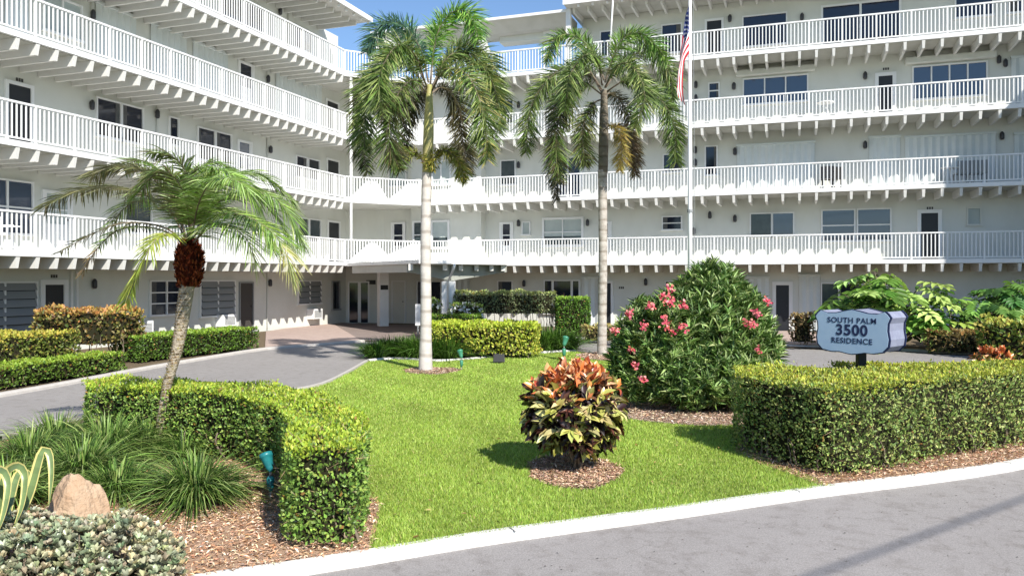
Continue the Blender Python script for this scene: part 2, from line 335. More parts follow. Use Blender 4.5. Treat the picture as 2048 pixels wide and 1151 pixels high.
lawn_poly += front+[G(745, 1100), (-1.1, 6.4), (-1.18, 7.3), (-1.8, 8.8), (-2.7, 9.85), (-3.5, 10.6), G(560, 786), G(640, 772), G(690, 750)]
poly_sheet('lawn', lawn_poly, .012, 'turf')
ccurb = spline([G(735, 722), G(790, 717), G(880, 722), G(990, 714), G(1075, 706), G(1150, 702)], 5)
curb_mesh('kerb', ccurb, .10, .05, -.02, 'curb')
def ring(cx, cy, rx, ry, n=40, j=.06, ph=0):
    return [(cx+rx*math.cos(a)*(1+j*math.sin(3*a+ph)+j*.6*math.sin(7*a+2*ph)), cy+ry*math.sin(a)*(1+j*math.sin(4*a+ph)+j*.5*math.sin(9*a))) for a in [2*math.pi*k/n for k in range(n)]]
mc = G(1146, 945); R_CRO = ring(mc[0]-.0, mc[1]+.0, .50, .72, ph=1)
R_OLE = ring(3.15, 12.55, 1.75, 1.15, ph=2)
p1 = G(852, 742); R_P1 = ring(p1[0]+.12, p1[1]-.1, .62, .62, ph=.5)
p2 = G(1204, 711); R_P2 = ring(p2[0]+.1, p2[1]-.4, .8, 1.1, ph=.2)
RB = [G(1470, 905), G(1520, 930), G(1600, 958), G(1650, 978)]+[p for p in curb if p[0] > G(1650, 978)[0] and p[0] < 14]+[(14, 15.5), (9, 13), (5, 11.2), (3.2, 10.6)]
RL = [p for p in curb if -7 < p[0] < G(735, 1106)[0]]+[G(742, 1100), (-1.1, 6.35), (-1.2, 7.35), (-1.85, 8.8), (-2.8, 9.8), (-4.2, 10.5), (-5.7, 10.5), G(0, 885), (-7.4, 8.6), (-8.8, 6.4), (-9, 4.2)]
for nm, pl, mt in (('mulch_bed', R_CRO, 'mulch2'), ('mulch_bed', R_OLE, 'mulch2'), ('mulch_bed', R_P1, 'mulch2'), ('mulch_bed', R_P2, 'mulch2'), ('mulch_bed', RB, 'mulch'), ('mulch_bed', RL, 'mulch')):
    poly_sheet(nm, pl, .022, mt)
# paved apron and covered entrance court
ap = [G(530, 697), G(640, 689), G(722, 682), G(662, 645), G(640, 645), G(532, 664)]
poly_sheet('paved_apron', ap, .03, 'pavers')
poly_sheet('paved_path', [G(1535, 663), G(1610, 662), G(1662, 678), (10.3, 25.0), (10.2, 23.3), G(1560, 693), G(1548, 676)], .028, 'pavers')
court = [G(722, 682.5), G(840, 683), (-2.6, 25.5), (-.5, 26.5), (-.5, 33.5), (-4.5, 36.3), (-7.6, 37.5), G(664, 645)]
M['court'] = pavers('court_pavers', (.27, .215, .19), (.22, .175, .155))
poly_sheet('entrance_court', court, .026, 'court')

# ---------------------------------------------------------------- building frame
TH = math.atan(.353); U = np.array((math.cos(TH), -math.sin(TH))); V_ = np.array((math.sin(TH), math.cos(TH)))
class Wing:
    def __init__(s, O, a, n): s.O = np.array(O, float); s.a = a; s.n = n
    def p(s, t, o): q = s.O+s.a*t+s.n*o; return (float(q[0]), float(q[1]))
    def at(s, px, o=0.0):
        k = (px-CX)/F; q = s.O+s.n*o
        t = (k*q[1]-q[0])/(s.a[0]-k*s.a[1]); return float(t), float((q+s.a*t)[1])
RW = Wing((6.48, 32.04), U, -V_); LW = Wing((-7.13, 34.3), V_, U)
WR, WL = -1.62, -2.0
ZB = [2.66, 5.37, 8.08, 10.77]; ZR = 13.42; TS = .15
sB = RW.at(838)[0]; sE = RW.at(2048)[0]+4.5; sA = 0.0; sS = -23.0
# inner wall corner
def isect(W1, o1, W2, o2):
    q1 = W1.O+W1.n*o1; q2 = W2.O+W2.n*o2; A = np.array([W1.a, -W2.a]).T; t = np.linalg.solve(A, q2-q1); return q1+W1.a*t[0]
IC = isect(RW, WR, LW, WL)
dl = LW.at(692, WL)[0]; dr = RW.at(768, WR)[0]
A0 = LW.p(0, 0); B0 = RW.p(sB, 0); DL = LW.p(dl, WL); DR = RW.p(dr, WR)
bd = empty('apartment_building', (0, 40, 0), 'white five storey apartment block with ribbed open balconies wrapping round the front garden', 'building')
w = MB(); w.wbox(RW, dr, sE, WR-9, WR, -.1, ZB[3]+TS-.002); w.build('wall', M['wall'], bd)
w = MB(); s5 = RW.at(1166, WR)[0]; w.wbox(RW, s5, sE, WR-9, WR, ZB[3]+TS, ZR-.01); w.build('wall', M['wall'], bd)
w = MB(); w.wbox(LW, sS, dl, WL-9, WL, -.1, ZB[3]+TS-.002); w.build('wall', M['wall'], bd)
w = MB(); s6 = LW.at(676, WL)[0]; w.wbox(LW, sS, s6, WL-9, WL, ZB[3]+TS, ZR-.01); w.build('wall', M['wall'], bd)
w = MB(); w.prism(ccw([DL, DR, RW.p(dr, WR-3), LW.p(dl, WL-3)]), -.1, ZB[3]+TS-.002); w.build('wall', M['wall'], bd)
# projecting stair block between the palms, floors 2 to 4
b0, b1 = RW.at(822, WR+.55)[0], RW.at(962, WR+.55)[0]
w = MB(); w.wbox(RW, b0, b1, WR-.01, WR+.55, ZB[0]+TS+.004, ZB[3]-.004); w.build('wall', M['wall'], bd)
# far right wing beyond the frame: its corner shades the right end of the block
q = np.array(RW.p(RW.at(1889)[0], 0))+np.array((math.sin(R(SUN_AZ)), math.cos(R(SUN_AZ))))*8.0
sQ = float((q-RW.O) @ RW.a); oQ = float((q-RW.O) @ RW.n)
w = MB(); w.wbox(RW, sQ, sQ+16, WR, oQ, -.1, 12.7); w.build('wall', M['wall'], bd)
for z in ZB:
    w = MB(); w.wbox(RW, sQ+2.6, sQ+16, oQ+.003, oQ+1.3, z, z+TS); w.build('balcony', M['paint'], bd)
# ---- balconies
def railing(line, zb, parent, s_=None):
    c = np.array(line, float); mb = MB(); zt = zb+1.13; z0 = zb+TS+.09
    for i in range(len(c)-1):
        a, b = c[i], c[i+1]; L = float(np.linalg.norm(b-a)); e = (b-a)/L; o = np.array((e[1], -e[0]))
        def bx(s0, s1, o0, o1, za, zb_):
            q = [a+e*s0+o*o0, a+e*s1+o*o0, a+e*s1+o*o1, a+e*s0+o*o1]
            mb.hexa([(x, y, za) for x, y in q]+[(x, y, zb_) for x, y in q])
        bx(0, L, -.035, .035, zt-.05, zt); bx(0, L, -.02, .02, z0-.045, z0)
        n = max(1, round(L/.13)); st = L/n
        for k in range(n+1):
            if k % 9 == 0 or k == n: bx(max(0, k*st-.028), min(L, k*st+.028), -.028, .028, zb+TS-.002, zt-.052)
            else: bx(k*st-.017, k*st+.017, -.012, .012, z0+.001, zt-.051)
    return mb.build('railing', M['paint'], parent)
beams = []
def balcony(kind, zb):
    mb = MB()
    if kind == 'R': mb.wbox(RW, sB, sE, WR, 0, zb, zb+TS)
    elif kind == 'L': mb.wbox(LW, sS, sA, WL, 0, zb, zb+TS)
    else: mb.prism(ccw([A0, B0, RW.p(sB, WR), DR, DL, LW.p(0, WL)]), zb, zb+TS)
    o = mb.build('balcony', [M['paint']], bd, bevel=0)
    sf = MB(); 
    if kind == 'R':
        railing([RW.p(sB, -.05), RW.p(sE, -.05)], zb, o); sf.wbox(RW, sB+.01, sE, WR+.005, -.11, zb-.02, zb-.002)
    elif kind == 'L':
        railing([LW.p(sS, -.05), LW.p(sA, -.05)], zb, o); sf.wbox(LW, sS, sA-.01, WL+.005, -.11, zb-.02, zb-.002)
    else:
        m_ = lambda p: tuple(np.array(p)+nrm(np.array((-.4, .9)))*.05)
        railing([m_(A0), m_(B0)], zb, o)
        sf.prism(inset(ccw([A0, B0, RW.p(sB, WR), DR, DL, LW.p(0, WL)]), .06), zb-.02, zb-.002)
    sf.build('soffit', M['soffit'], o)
    def rib(W, s, oo):
        c = [W.p(s-.05, oo+.0), W.p(s+.05, oo), W.p(s+.05, -.02), W.p(s-.05, -.02), W.p(s-.035, -.06), W.p(s+.035, -.06)]
        cc = W.p(s, -.1); h = math.hypot(cc[0], cc[1]); k = abs(cc[0]/cc[1]); 
        beams.append((h+(100 if k > .66 else 0), W, s, oo, zb, o))
    if kind == 'R':
        s = sB+.25
        while s < sE: rib(RW, s, WR+(.56 if s < b1 else 0)); s += .606
    elif kind == 'L':
        s = sA-.2
        while s > sS: rib(LW, s, WL); s -= .56
    return o
for zb in ZB:
    for k in ('L', 'C', 'R'): balcony(k, zb)
def ribmesh(mb, W, s, oo, zb, depth=.30, front=-.015):
    # rib with its front end slightly cut back at the bottom
    q = [W.p(s-.042, oo+.006), W.p(s+.042, oo+.006), W.p(s+.042, front-.05), W.p(s-.042, front-.05)]
    t = [W.p(s-.055, oo+.006), W.p(s+.055, oo+.006), W.p(s+.055, front), W.p(s-.055, front)]
    mb.hexa([(x, y, zb-depth) for x, y in q]+[(x, y, zb-.021) for x, y in t])
beams.sort(key=lambda b: b[0]); rest = MB()
for i, (h, W, s, oo, zb, par) in enumerate(beams):
    if i < 100:
        mb = MB(); ribmesh(mb, W, s, oo, zb); mb.build('rib', M['rib'], par)
    else: ribmesh(rest, W, s, oo, zb)
rest.build('ribs', M['rib'], bd)['kind'] = 'stuff'
# ---- roofs
def roof(name, W, s0, s1, o0, o1, ribs=True):
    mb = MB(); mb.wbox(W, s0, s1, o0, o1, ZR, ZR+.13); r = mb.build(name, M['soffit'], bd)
    f = MB(); f.wbox(W, s0-.02, s1+.02, o1+.002, o1+.035, ZR-.02, ZR+.18); f.wbox(W, s0, s1, o0, o1, ZR+.132, ZR+.15); f.build('fascia', M['paint'], r)
    if ribs:
        rb = MB(); s = s0+.3
        while s < s1-.1:
            ribmesh(rb, W, s, W_ in (0,) and 0 or (WR if W is RW else WL), ZR+.021, .22, o1-.55)
            x, y = W.p(s+.3, o1-.16); c = MB(); c.tube([(x, y, ZR-.002), (x, y, ZR-.11)], .05, 10); c.build('eave_stub', M['paint'], r); s += .606  # short white stub hanging under the eave, one per rib bay
        rb.build('rafters', M['rib'], r)
    return r
W_ = 1
rs = RW.at(1128, .35)[0]
roof('roof', RW, rs, sE, WR-9.2, .45)
le = LW.at(742, .5)[0]
roof('roof', LW, sS, le, WL-9.2, .55)
# breezeway roof beam between the wings (open sky under it)
mb = MB(); m0 = RW.at(742, -.1)[0]
q = [RW.p(m0, -1.9), RW.p(rs-.03, -1.9), RW.p(rs-.03, -.75), RW.p(m0, -.75)]; t_ = [RW.p(m0, -1.9), RW.p(rs-.03, -1.9), RW.p(rs-.03, -.1), RW.p(m0, -.1)]
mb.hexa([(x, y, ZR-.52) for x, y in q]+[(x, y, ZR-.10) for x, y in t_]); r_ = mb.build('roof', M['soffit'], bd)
mb = MB(); mb.wbox(RW, m0, rs-.03, -.098, -.03, ZR-.14, ZR-.03); mb.wbox(RW, m0, rs-.03, -1.95, -.1, ZR-.098, ZR-.05); mb.build('fascia', M['paint'], r_)
mb = MB(); ss = RW.at(985, -.3)[0]; mb.wbox(RW, ss, s5+.2, -1.85, -1.2, ZR-.80, ZR-.523); mb.build('beam', M['wall'], r_)
mb = MB(); pb = RW.at(1098, -1.0)[0]; mb.wbox(RW, pb-.3, pb+.35, -1.19, -1.14, ZR-.74, ZR-.5); mb.build('plaque', M['paint'], r_)
# curved bracket under the beam
mb = MB(); sb_ = RW.at(960, -.4)[0]
for k in range(6):
    a0, a1 = k/6, (k+1)/6
    mb.wbox(RW, sb_-.16+.22*a0*a0, sb_+.16+.22*a1*a1, -.7, -.45, ZR-.35-1.05*a1, ZR-.35-1.05*a0+.004)
mb.build('bracket', M['paint'], r_)
mb = MB(); s_c = RW.at(1136, -.05)[0]; mb.wbox(RW, s_c-.1, s_c+.1, -.25, -.07, ZB[3]+TS, ZR+.0); mb.build('post', M['paint'], bd)
# stair parapets behind the corner railing, sloping white panels (two storeys, and top landing)
CW = Wing(A0, nrm(np.array(B0)-np.array(A0)), nrm(np.array((.45, -.89))))
CW.n = np.array((CW.a[1], -CW.a[0]))
def panel(pts, off, par):
    # pts: (px,py) outline, lies on the plane 'off' behind the corner railing
    q = [CW.at(px, off) for px, py in pts]; P = [(CW.p(t, off), CZ+(HY-py)/F*d) for (t, d), (px, py) in zip(q, pts)]
    P2 = [CW.p(t, off-.05) for t, d in q]; n = len(P); mb = MB()
    vs = [(a[0], a[1], z) for a, z in P]+[(b[0], b[1], z) for b, (a, z) in zip(P2, P)]
    mb.add(vs, [tuple(range(n)), tuple(range(2*n-1, n-1, -1))]+[(i, (i+1) % n, n+(i+1) % n, n+i) for i in range(n)])
    return mb.build('stair_parapet', M['paint'], par)
panel([(704, 524), (704, 516), (741, 483), (749, 483), (775, 509), (838, 481), (838, 522)], -.13, bd)
panel([(704, 402), (704, 391), (738, 357), (750, 357), (776, 399), (822, 361), (838, 361), (838, 404)], -.13, bd)
panel([(704, 276), (704, 266), (738, 232), (750, 232), (776, 274), (822, 240), (838, 240), (838, 284)], -.13, bd)
mb = MB()
for k in range(3):
    x0, y0 = 742, 66+k*19
    a = CW.at(x0, -.9); b = CW.at(x0+62, -.9)
    za = CZ+(HY-y0)/F*a[1]; zb_ = CZ+(HY-y0-24)/F*b[1]
    qa, qb, qa2, qb2 = CW.p(a[0], -.9), CW.p(b[0], -.9), CW.p(a[0], -1.0), CW.p(b[0], -1.0)
    mb.hexa([(*qa, za-.16), (*qb, zb_-.16), (*qb2, zb_-.16), (*qa2, za-.16), (*qa, za), (*qb, zb_), (*qb2, zb_), (*qa2, za)])
mb.build('stair_rail', M['paint'], bd)
# white corner downpipe and the slanted aerial mast on the right
t = LW.at(702, .12); x, y = LW.p(t[0], .12)
mb = MB(); mb.tube([(x, y, ZB[0]-.02), (x, y, ZB[3]+.1)], .065, 10); mb.build('downpipe', M['paint'], bd, True)
t = RW.at(1218, .1); x, y = RW.p(t[0], .1); t2 = RW.at(1228, .5); x2, y2 = RW.p(t2[0], .5)
mb = MB(); mb.tube([(x, y, ZB[3]+.1), (x2, y2, ZR+.6)], .035, 8); mb.build('mast', M['paint'], bd, True)

M['curtain'] = mat('curtain', (.13, .13, .125), .8, .1, noise=(.09, .09, .09), scale=6)
# ---- doors, windows, shutters, lamps (photo columns give the place on the wall plane)
def span(W, o, x0, x1, y0, y1):
    a, da = W.at(x0, o); b, db = W.at(x1, o); ym = (da+db)/2
    return a, b, CZ+(HY-y1)/F*ym, CZ+(HY-y0)/F*ym
def window(W, x0, x1, y0, y1, n=1, g='glass_dark', hbar=0, off=None, fr='paint', blind=0, louv=0, z=None, aw=None, t=.05):
    off = (WR if W is RW else WL) if off is None else off
    a, b, z0, z1 = span(W, off, x0, x1, y0, y1)
    if z: z0, z1 = z
    f = MB(); e = .035; o0, o1 = off-.005, off+.07
    f.wbox(W, a-t, b+t, o0, o1, z1, z1+t); f.wbox(W, a-t-.03, b+t+.03, o0, o1+.04, z0-t-.02, z0)
    f.wbox(W, a-t, a, o0, o1-.002, z0, z1); f.wbox(W, b, b+t, o0, o1-.002, z0, z1)
    for k in range(1, n): c = a+(b-a)*k/n; f.wbox(W, c-e*.7, c+e*.7, o0, o1-.004, z0, z1)
    for k in range(hbar): zz = z0+(z1-z0)*(k+1)/(hbar+1); f.wbox(W, a, b, o0, o1-.012, zz-.022, zz+.022)
    o = f.build('window', M[fr], bd)
    p = MB(); p.wbox(W, a, b, off-.003, off+.012, z0, z1); p.build('pane', M[g], o)
    if blind:
        p = MB(); p.wbox(W, a+.01, b-.01, off+.013, off+.02, z1-(z1-z0)*blind, z1-.002); p.build('blind', M['blind'], o)
    if g == 'glass_dark' and not louv and random.random() < .55:
        p = MB(); wd = (b-a)*random.uniform(.16, .3); s0_ = a+.01 if random.random() < .5 else b-wd-.01
        p.wbox(W, s0_, s0_+wd, off+.0125, off+.018, z0+.01, z1-.01); p.build('curtain', M['curtain'], o)
    if louv:
        p = MB()
        for k in range(louv):
            zz = z0+(z1-z0)*(k+.5)/louv; h = (z1-z0)/louv*.5
            q = [W.p(a+.01, off+.015), W.p(b-.01, off+.015), W.p(b-.01, off+.11), W.p(a+.01, off+.11)]
            zs = [zz+h, zz+h, zz-h*.7, zz-h*.7]
            p.hexa([(x, y, z_) for (x, y), z_ in zip(q, zs)]+[(x, y, z_+.012) for (x, y), z_ in zip(q, zs)])
        p.build('louvres', M['grey'], o)
    if aw:
        p = MB(); p.wbox(W, a-.3, b+.3, off, off+.28, z1+.12, z1+.36); p.build('roller_box', M['wall'], o, bevel=.03)
    return o
def door(W, x0, x1, y0, fl, g='screen', off=None, fr='paint', half=0, tr=.09, wide=1):
    off = (WR if W is RW else WL) if off is None else off
    a, b, _, z1 = span(W, off, x0, x1, y0, y0+10); z0 = (0.02 if fl == 0 else ZB[fl-1]+TS+.005)
    f = MB(); f.wbox(W, a-tr, b+tr, off-.004, off+.06, z1, z1+tr); f.wbox(W, a-tr, a, off-.004, off+.058, z0, z1); f.wbox(W, b, b+tr, off-.004, off+.058, z0, z1)
    for k in range(1, wide): c = a+(b-a)*k/wide; f.wbox(W, c-.04, c+.04, off-.004, off+.056, z0, z1)
    o = f.build('door_frame', M[fr], bd)
    p = MB()
    if half:
        zm = z0+(z1-z0)*half; p.wbox(W, a, b, off-.003, off+.03, z0, zm); zz = zm
        p.wbox(W, a, a+.07, off-.003, off+.03, zm, z1); p.wbox(W, b-.07, b, off-.003, off+.03, zm, z1); p.wbox(W, a+.07, b-.07, off-.003, off+.03, zm+(z1-zm)*.45, zm+(z1-zm)*.45+.05)
        d = p.build('door', M['paint'], bd); q = MB(); q.wbox(W, a+.07, b-.07, off-.002, off+.012, zm, z1-.001); q.build('pane', M[g], d)
    else:
        p.wbox(W, a, b, off-.003, off+.02, z0, z1); d = p.build('door', M[g], bd)
    h = MB(); x, y = W.p(b-.09, off+.06); h.tube([W.p(b-.09, off+.02)+(z0+1.0,), (x, y, z0+1.0)], .025, 8); h.build('handle', M['lamp'], d)
    return o
def shutter(W, x0, x1, y0, fl, off=None, zlow=None):
    off = (WR if W is RW else WL) if off is None else off
    a, b, _, z1 = span(W, off, x0, x1, y0, y0+10); z0 = zlow if zlow is not None else ZB[fl-1]+TS+.02
    n = max(4, int((b-a)/.13)); st = (b-a)/n; vs = []; fs = []
    for k in range(n+1):
        x, y = W.p(a+k*st, off+.03+(.06 if k % 2 else 0)); vs += [(x, y, z0), (x, y, z1)]
    for k in range(n): fs.append((2*k, 2*k+2, 2*k+3, 2*k+1))
    mb = MB(); mb.add(vs, fs); mb.wbox(W, a-.03, b+.03, off, off+.12, z1-.01, z1+.07); mb.build('storm_shutter', M['shutter'], bd)
def lamp(W, px, py, off=None):
    off = (WR if W is RW else WL) if off is None else off
    t, d = W.at(px, off); z = CZ+(HY-py)/F*d; mb = MB()
    x, y = W.p(t, off+.09); x0, y0 = W.p(t, off)
    mb.tube([(x, y, z-.15), (x, y, z-.1), (x, y, z+.08), (x, y, z+.15)], [.05, .075, .075, .03], 10)
    mb.tube([(x0, y0, z+.05), (x, y, z+.05)], .03, 8); mb.build('wall_lamp', M['lamp'], bd, True)
def acunit(W, px, py, off=None):
    off = (WR if W is RW else WL) if off is None else off
    t, d = W.at(px, off); z = CZ+(HY-py)/F*d; mb = MB(); mb.wbox(W, t-.36, t+.36, off-.01, off+.34, z-.22, z+.22)
    o = mb.build('air_conditioner', M['paint'], bd, bevel=.012); g_ = MB()
    for k in range(7): g_.wbox(W, t-.28, t+.28, off+.341, off+.348, z-.15+k*.045, z-.125+k*.045)
    g_.build('grille', M['grey'], o)
def number(W, px, py, off=None):
    off = (WR if W is RW else WL) if off is None else off
    t, d = W.at(px, off); z = CZ+(HY-py)/F*d; mb = MB()
    for k in range(3): mb.wbox(W, t-.11+k*.08, t-.055+k*.08, off+.001, off+.014, z-.045, z+.045)
    mb.build('door_number', M['bronze'], bd)
# left wing
L_, R_ = LW, RW
door(L_, 15, 60, 172, 2); window(L_, 193, 239, 212, 268, z=(6.5, 7.62)); window(L_, 243, 283, 224, 276, z=(6.5, 7.62))
window(L_, 338, 354, 247, 300, z=(6.7, 7.6)); window(L_, 395, 427, 260, 300, z=(6.4, 7.5), louv=0); window(L_, 431, 460, 268, 310, z=(6.4, 7.5))
door(L_, 476, 500, 286, 2, g='glass_blue', half=.45); window(L_, 592, 612, 310, 340, z=(6.5, 7.35)); window(L_, 616, 637, 316, 345, z=(6.5, 7.35)); door(L_, 654, 676, 322, 2)
for x, y in ((180, 210), (311, 228), (538, 299), (182, 30), (533, 158), (557, 23)): lamp(L_, x, y)
# fourth level: closed storm shutters
shutter(L_, 8, 52, -20, 3); shutter(L_, 190, 268, 22, 3); shutter(L_, 300, 372, 62, 3); shutter(L_, 385, 452, 98, 3); door(L_, 478, 504, 130, 3, half=.6, g='glass_dark'); shutter(L_, 551, 640, 158, 3); door(L_, 653, 675, 205, 3)
window(L_, 85, 160, -10, 60, n=2, z=(9.2, 10.2), g='blind')
door(L_, 440, 528, 3, 4, wide=2, g='glass_dark'); window(L_, 588, 603, 38, 62, z=(12.0, 12.9)); window(L_, 606, 622, 45, 66, z=(12.0, 12.9))
# second level
window(L_, -40, 62, 360, 420, g='glass_blue', n=2, z=(3.35, 4.75), hbar=1); door(L_, 88, 138, 388, 1, half=.5, g='blind'); window(L_, 250, 300, 405, 460, g='glass_teal', z=(3.6, 4.75))
window(L_, 340, 400, 420, 460, g='blind', z=(3.6, 4.75), n=2)
window(L_, 596, 615, 437, 470, g='glass_teal', z=(3.75, 4.7)); window(L_, 618, 639, 437, 470, g='glass_teal', z=(3.75, 4.7)); door(L_, 656, 677, 445, 1)
# ground level
window(L_, -60, 70, 562, 645, louv=7, z=(.35, 1.98), n=2); door(L_, 88, 126, 569, 0, tr=.14)
window(L_, 300, 362, 566, 612, n=2, hbar=2, z=(.9, 2.0)); window(L_, 400, 467, 563, 625, n=2, louv=5, z=(.75, 2.0), g='glass_teal'); door(L_, 479, 504, 566, 0, g='bronze', tr=.05, fr='grey')
window(L_, 596, 640, 562, 600, n=2, louv=4, z=(1.02, 1.98), g='glass_teal'); window(L_, 664, 677, 563, 612, z=(.7, 1.95), fr='grey')
acunit(L_, 445, 640); acunit(L_, 623, 627); acunit(L_, 274, 655)
for x, y in ((185, 567), (537, 565)): lamp(L_, x, y)
number(L_, 39, 160); number(L_, 108, 552)
mb = MB()
for px in (141, 152): t, d = L_.at(px, WL); mb.wbox(L_, t-.03, t+.03, WL, WL+.07, .1, 2.3)
mb.build('conduit', M['paint'], bd)
for px, z0, z1 in ((533, .05, 2.3), (312, ZB[1]+.2, ZB[2]-.3), (533, ZB[1]+.2, ZB[2]-.3), (181, ZB[2]+.2, ZB[3]-.3), (533, ZB[2]+.2, ZB[3]-.3), (575, ZB[3]+.2, ZR)):
    t, d = L_.at(px, WL); mb = MB(); x, y = L_.p(t, WL+.03); mb.tube([(x, y, z0), (x, y, z1)], .022, 6); mb.build('conduit', M['wall'], bd, True)
# entrance glass doors on the splayed corner wall, and meter room door
DW = Wing(DL, nrm(np.array(DR)-np.array(DL)), None); DW.n = np.array((DW.a[1], -DW.a[0]))
door(DW, 699, 716, 565, 0, g='glass_dark', off=0, tr=.07); door(DW, 722, 736, 565, 0, g='glass_dark', off=0, tr=.07)
door(R_, 786, 810, 563, 0, g='wall', tr=.05); window(R_, 836, 848, 563, 610, z=(.5, 1.95)); window(R_, 862, 882, 563, 610, z=(.5, 1.95), g='glass_dark')
t, d = DW.at(742, 0); mb = MB(); mb.wbox(DW, t-.22, t+.22, .01, .05, 1.83, 2.03); mb.build('name_plate', M['black'], bd)
# pier
t, d = CW.at(770, .15); mb = MB(); mb.wbox(CW, t-.2, t+.2, -.35, .05, -.02, ZB[0]-.002); pr = mb.build('pier', M['paint'], bd)
mb = MB(); mb.wbox(CW, t-.17, t+.17, .052, .062, 1.62, 1.82); mb.build('name_plate', M['black'], pr)
# right wing, level 2
OB = WR+.55
door(R_, 786, 808, 448, 1, half=.45, g='glass_dark'); window(R_, 829, 848, 440, 480, off=OB, g='glass_teal', z=(3.55, 4.68), hbar=1, t=.09); window(R_, 866, 896, 440, 480, off=OB, g='glass_teal', z=(3.55, 4.68), blind=.62, t=.09)
door(R_, 1003, 1023, 448, 1, half=.45, g='glass_dark'); window(R_, 1046, 1059, 445, 468, g='blind'); window(R_, 1089, 1163, 439, 478, n=2, g='glass_teal', blind=.66, z=(3.6, 4.7), hbar=1, t=.1)
door(R_, 1204, 1219, 447, 1, half=.45, g='glass_dark'); window(R_, 1326, 1362, 434, 458, hbar=1); window(R_, 1502, 1542, 431, 468, g='glass_teal', z=(3.85, 4.72)); window(R_, 1546, 1586, 431, 468, g='glass_blue', z=(3.85, 4.72))
window(R_, 1645, 1708, 424, 478, g='glass_blue', hbar=1, z=(3.6, 4.78)); window(R_, 1716, 1780, 424, 478, g='glass_blue', hbar=1, z=(3.6, 4.78)); door(R_, 1842, 1876, 426, 1, tr=.13); window(R_, 1936, 1960, 417, 448, g='blind', fr='wall')
number(R_, 1860, 416)
for x, y in ((1038, 446), (1176, 445), (1420, 430), (1470, 437), (1388, 462)): lamp(R_, x, y)
# level 3
window(R_, 1003, 1030, 325, 352, g='glass_teal', z=(6.35, 7.4)); door(R_, 1112, 1160, 316, 2, g='glass_dark', wide=2); window(R_, 1328, 1364, 318, 345, g='glass_dark', z=(6.6, 7.3)); window(R_, 1412, 1433, 303, 345, g='glass_dark', z=(6.4, 7.55))
window(R_, 780, 812, 335, 360, g='blind', z=(6.5, 7.4), n=2); window(R_, 866, 900, 325, 350, off=OB, g='blind', z=(6.4, 7.45), n=2)
shutter(R_, 1474, 1629, 289, 2); shutter(R_, 1738, 1800, 275, 2); shutter(R_, 1810, 1990, 272, 2); shutter(R_, 2028, 2090, 268, 2)
for x, y in ((1038, 330), (1470, 303), (1730, 290), (2003, 272), (1391, 300), (1391, 325)): lamp(R_, x, y)
# level 4
window(R_, 1329, 1349, 182, 205, z=(9.7, 10.2), g='glass_teal'); window(R_, 1419, 1437, 173, 195, hbar=1, z=(9.55, 10.15)); window(R_, 1488, 1614, 162, 208, n=3, g='glass_blue', z=(9.2, 10.2), aw=1); door(R_, 1757, 1785, 152, 3, tr=.13)
window(R_, 1827, 1972, 135, 205, n=4, g='glass_blue', z=(8.95, 10.15), aw=1); shutter(R_, 2022, 2090, 115, 3); number(R_, 1772, 138)
window(R_, 1000, 1026, 195, 230, g='glass_teal', z=(9.1, 10.1)); door(R_, 1120, 1150, 190, 3)
for x, y in ((1038, 210), (1392, 170), (1392, 197), (1468, 173), (1730, 152), (1997, 120), (2010, 127)): lamp(R_, x, y)
# level 5
window(R_, 1202, 1224, 62, 90, z=(11.7, 12.75)); window(R_, 1325, 1362, 46, 90, z=(11.6, 12.75)); door(R_, 1414, 1443, 42, 4); window(R_, 1487, 1572, 27, 80, z=(11.55, 12.75)); door(R_, 1646, 1798, 8, 4, wide=2, g='glass_dark', tr=.08)
window(R_, 1912, 1984, 0, 30, z=(11.9, 12.9)); window(R_, 2016, 2075, 0, 30, z=(11.9, 12.9))
for x, y in ((1460, 38), (1604, 35)): lamp(R_, x, y)
# level 1
window(R_, 997, 1024, 564, 600, z=(.8, 1.97)); window(R_, 1090, 1104, 563, 600, z=(.6, 2.0)); window(R_, 1108, 1142, 563, 600, z=(.6, 2.0), blind=0); window(R_, 1146, 1158, 563, 600, z=(.6, 2.0)); door(R_, 1212, 1222, 566, 0, tr=.1)
window(R_, 1332, 1362, 562, 600, z=(.9, 1.97)); shutter(R_, 1492, 1538, 556, 0, zlow=.05); door(R_, 1552, 1578, 570, 0, tr=.14); window(R_, 1644, 1676, 566, 612, z=(.4, 1.9), g='glass_teal'); window(R_, 1680, 1722, 566, 612, z=(.4, 1.9))
shutter(R_, 1164, 1196, 556, 0, zlow=.05); shutter(R_, 1598, 1640, 552, 0, zlow=.05); shutter(R_, 900, 940, 560, 0, zlow=.05)
for x, y in ((1049, 566), (1292, 563)): lamp(R_, x, y)
number(R_, 1243, 575); number(R_, 1608, 575)

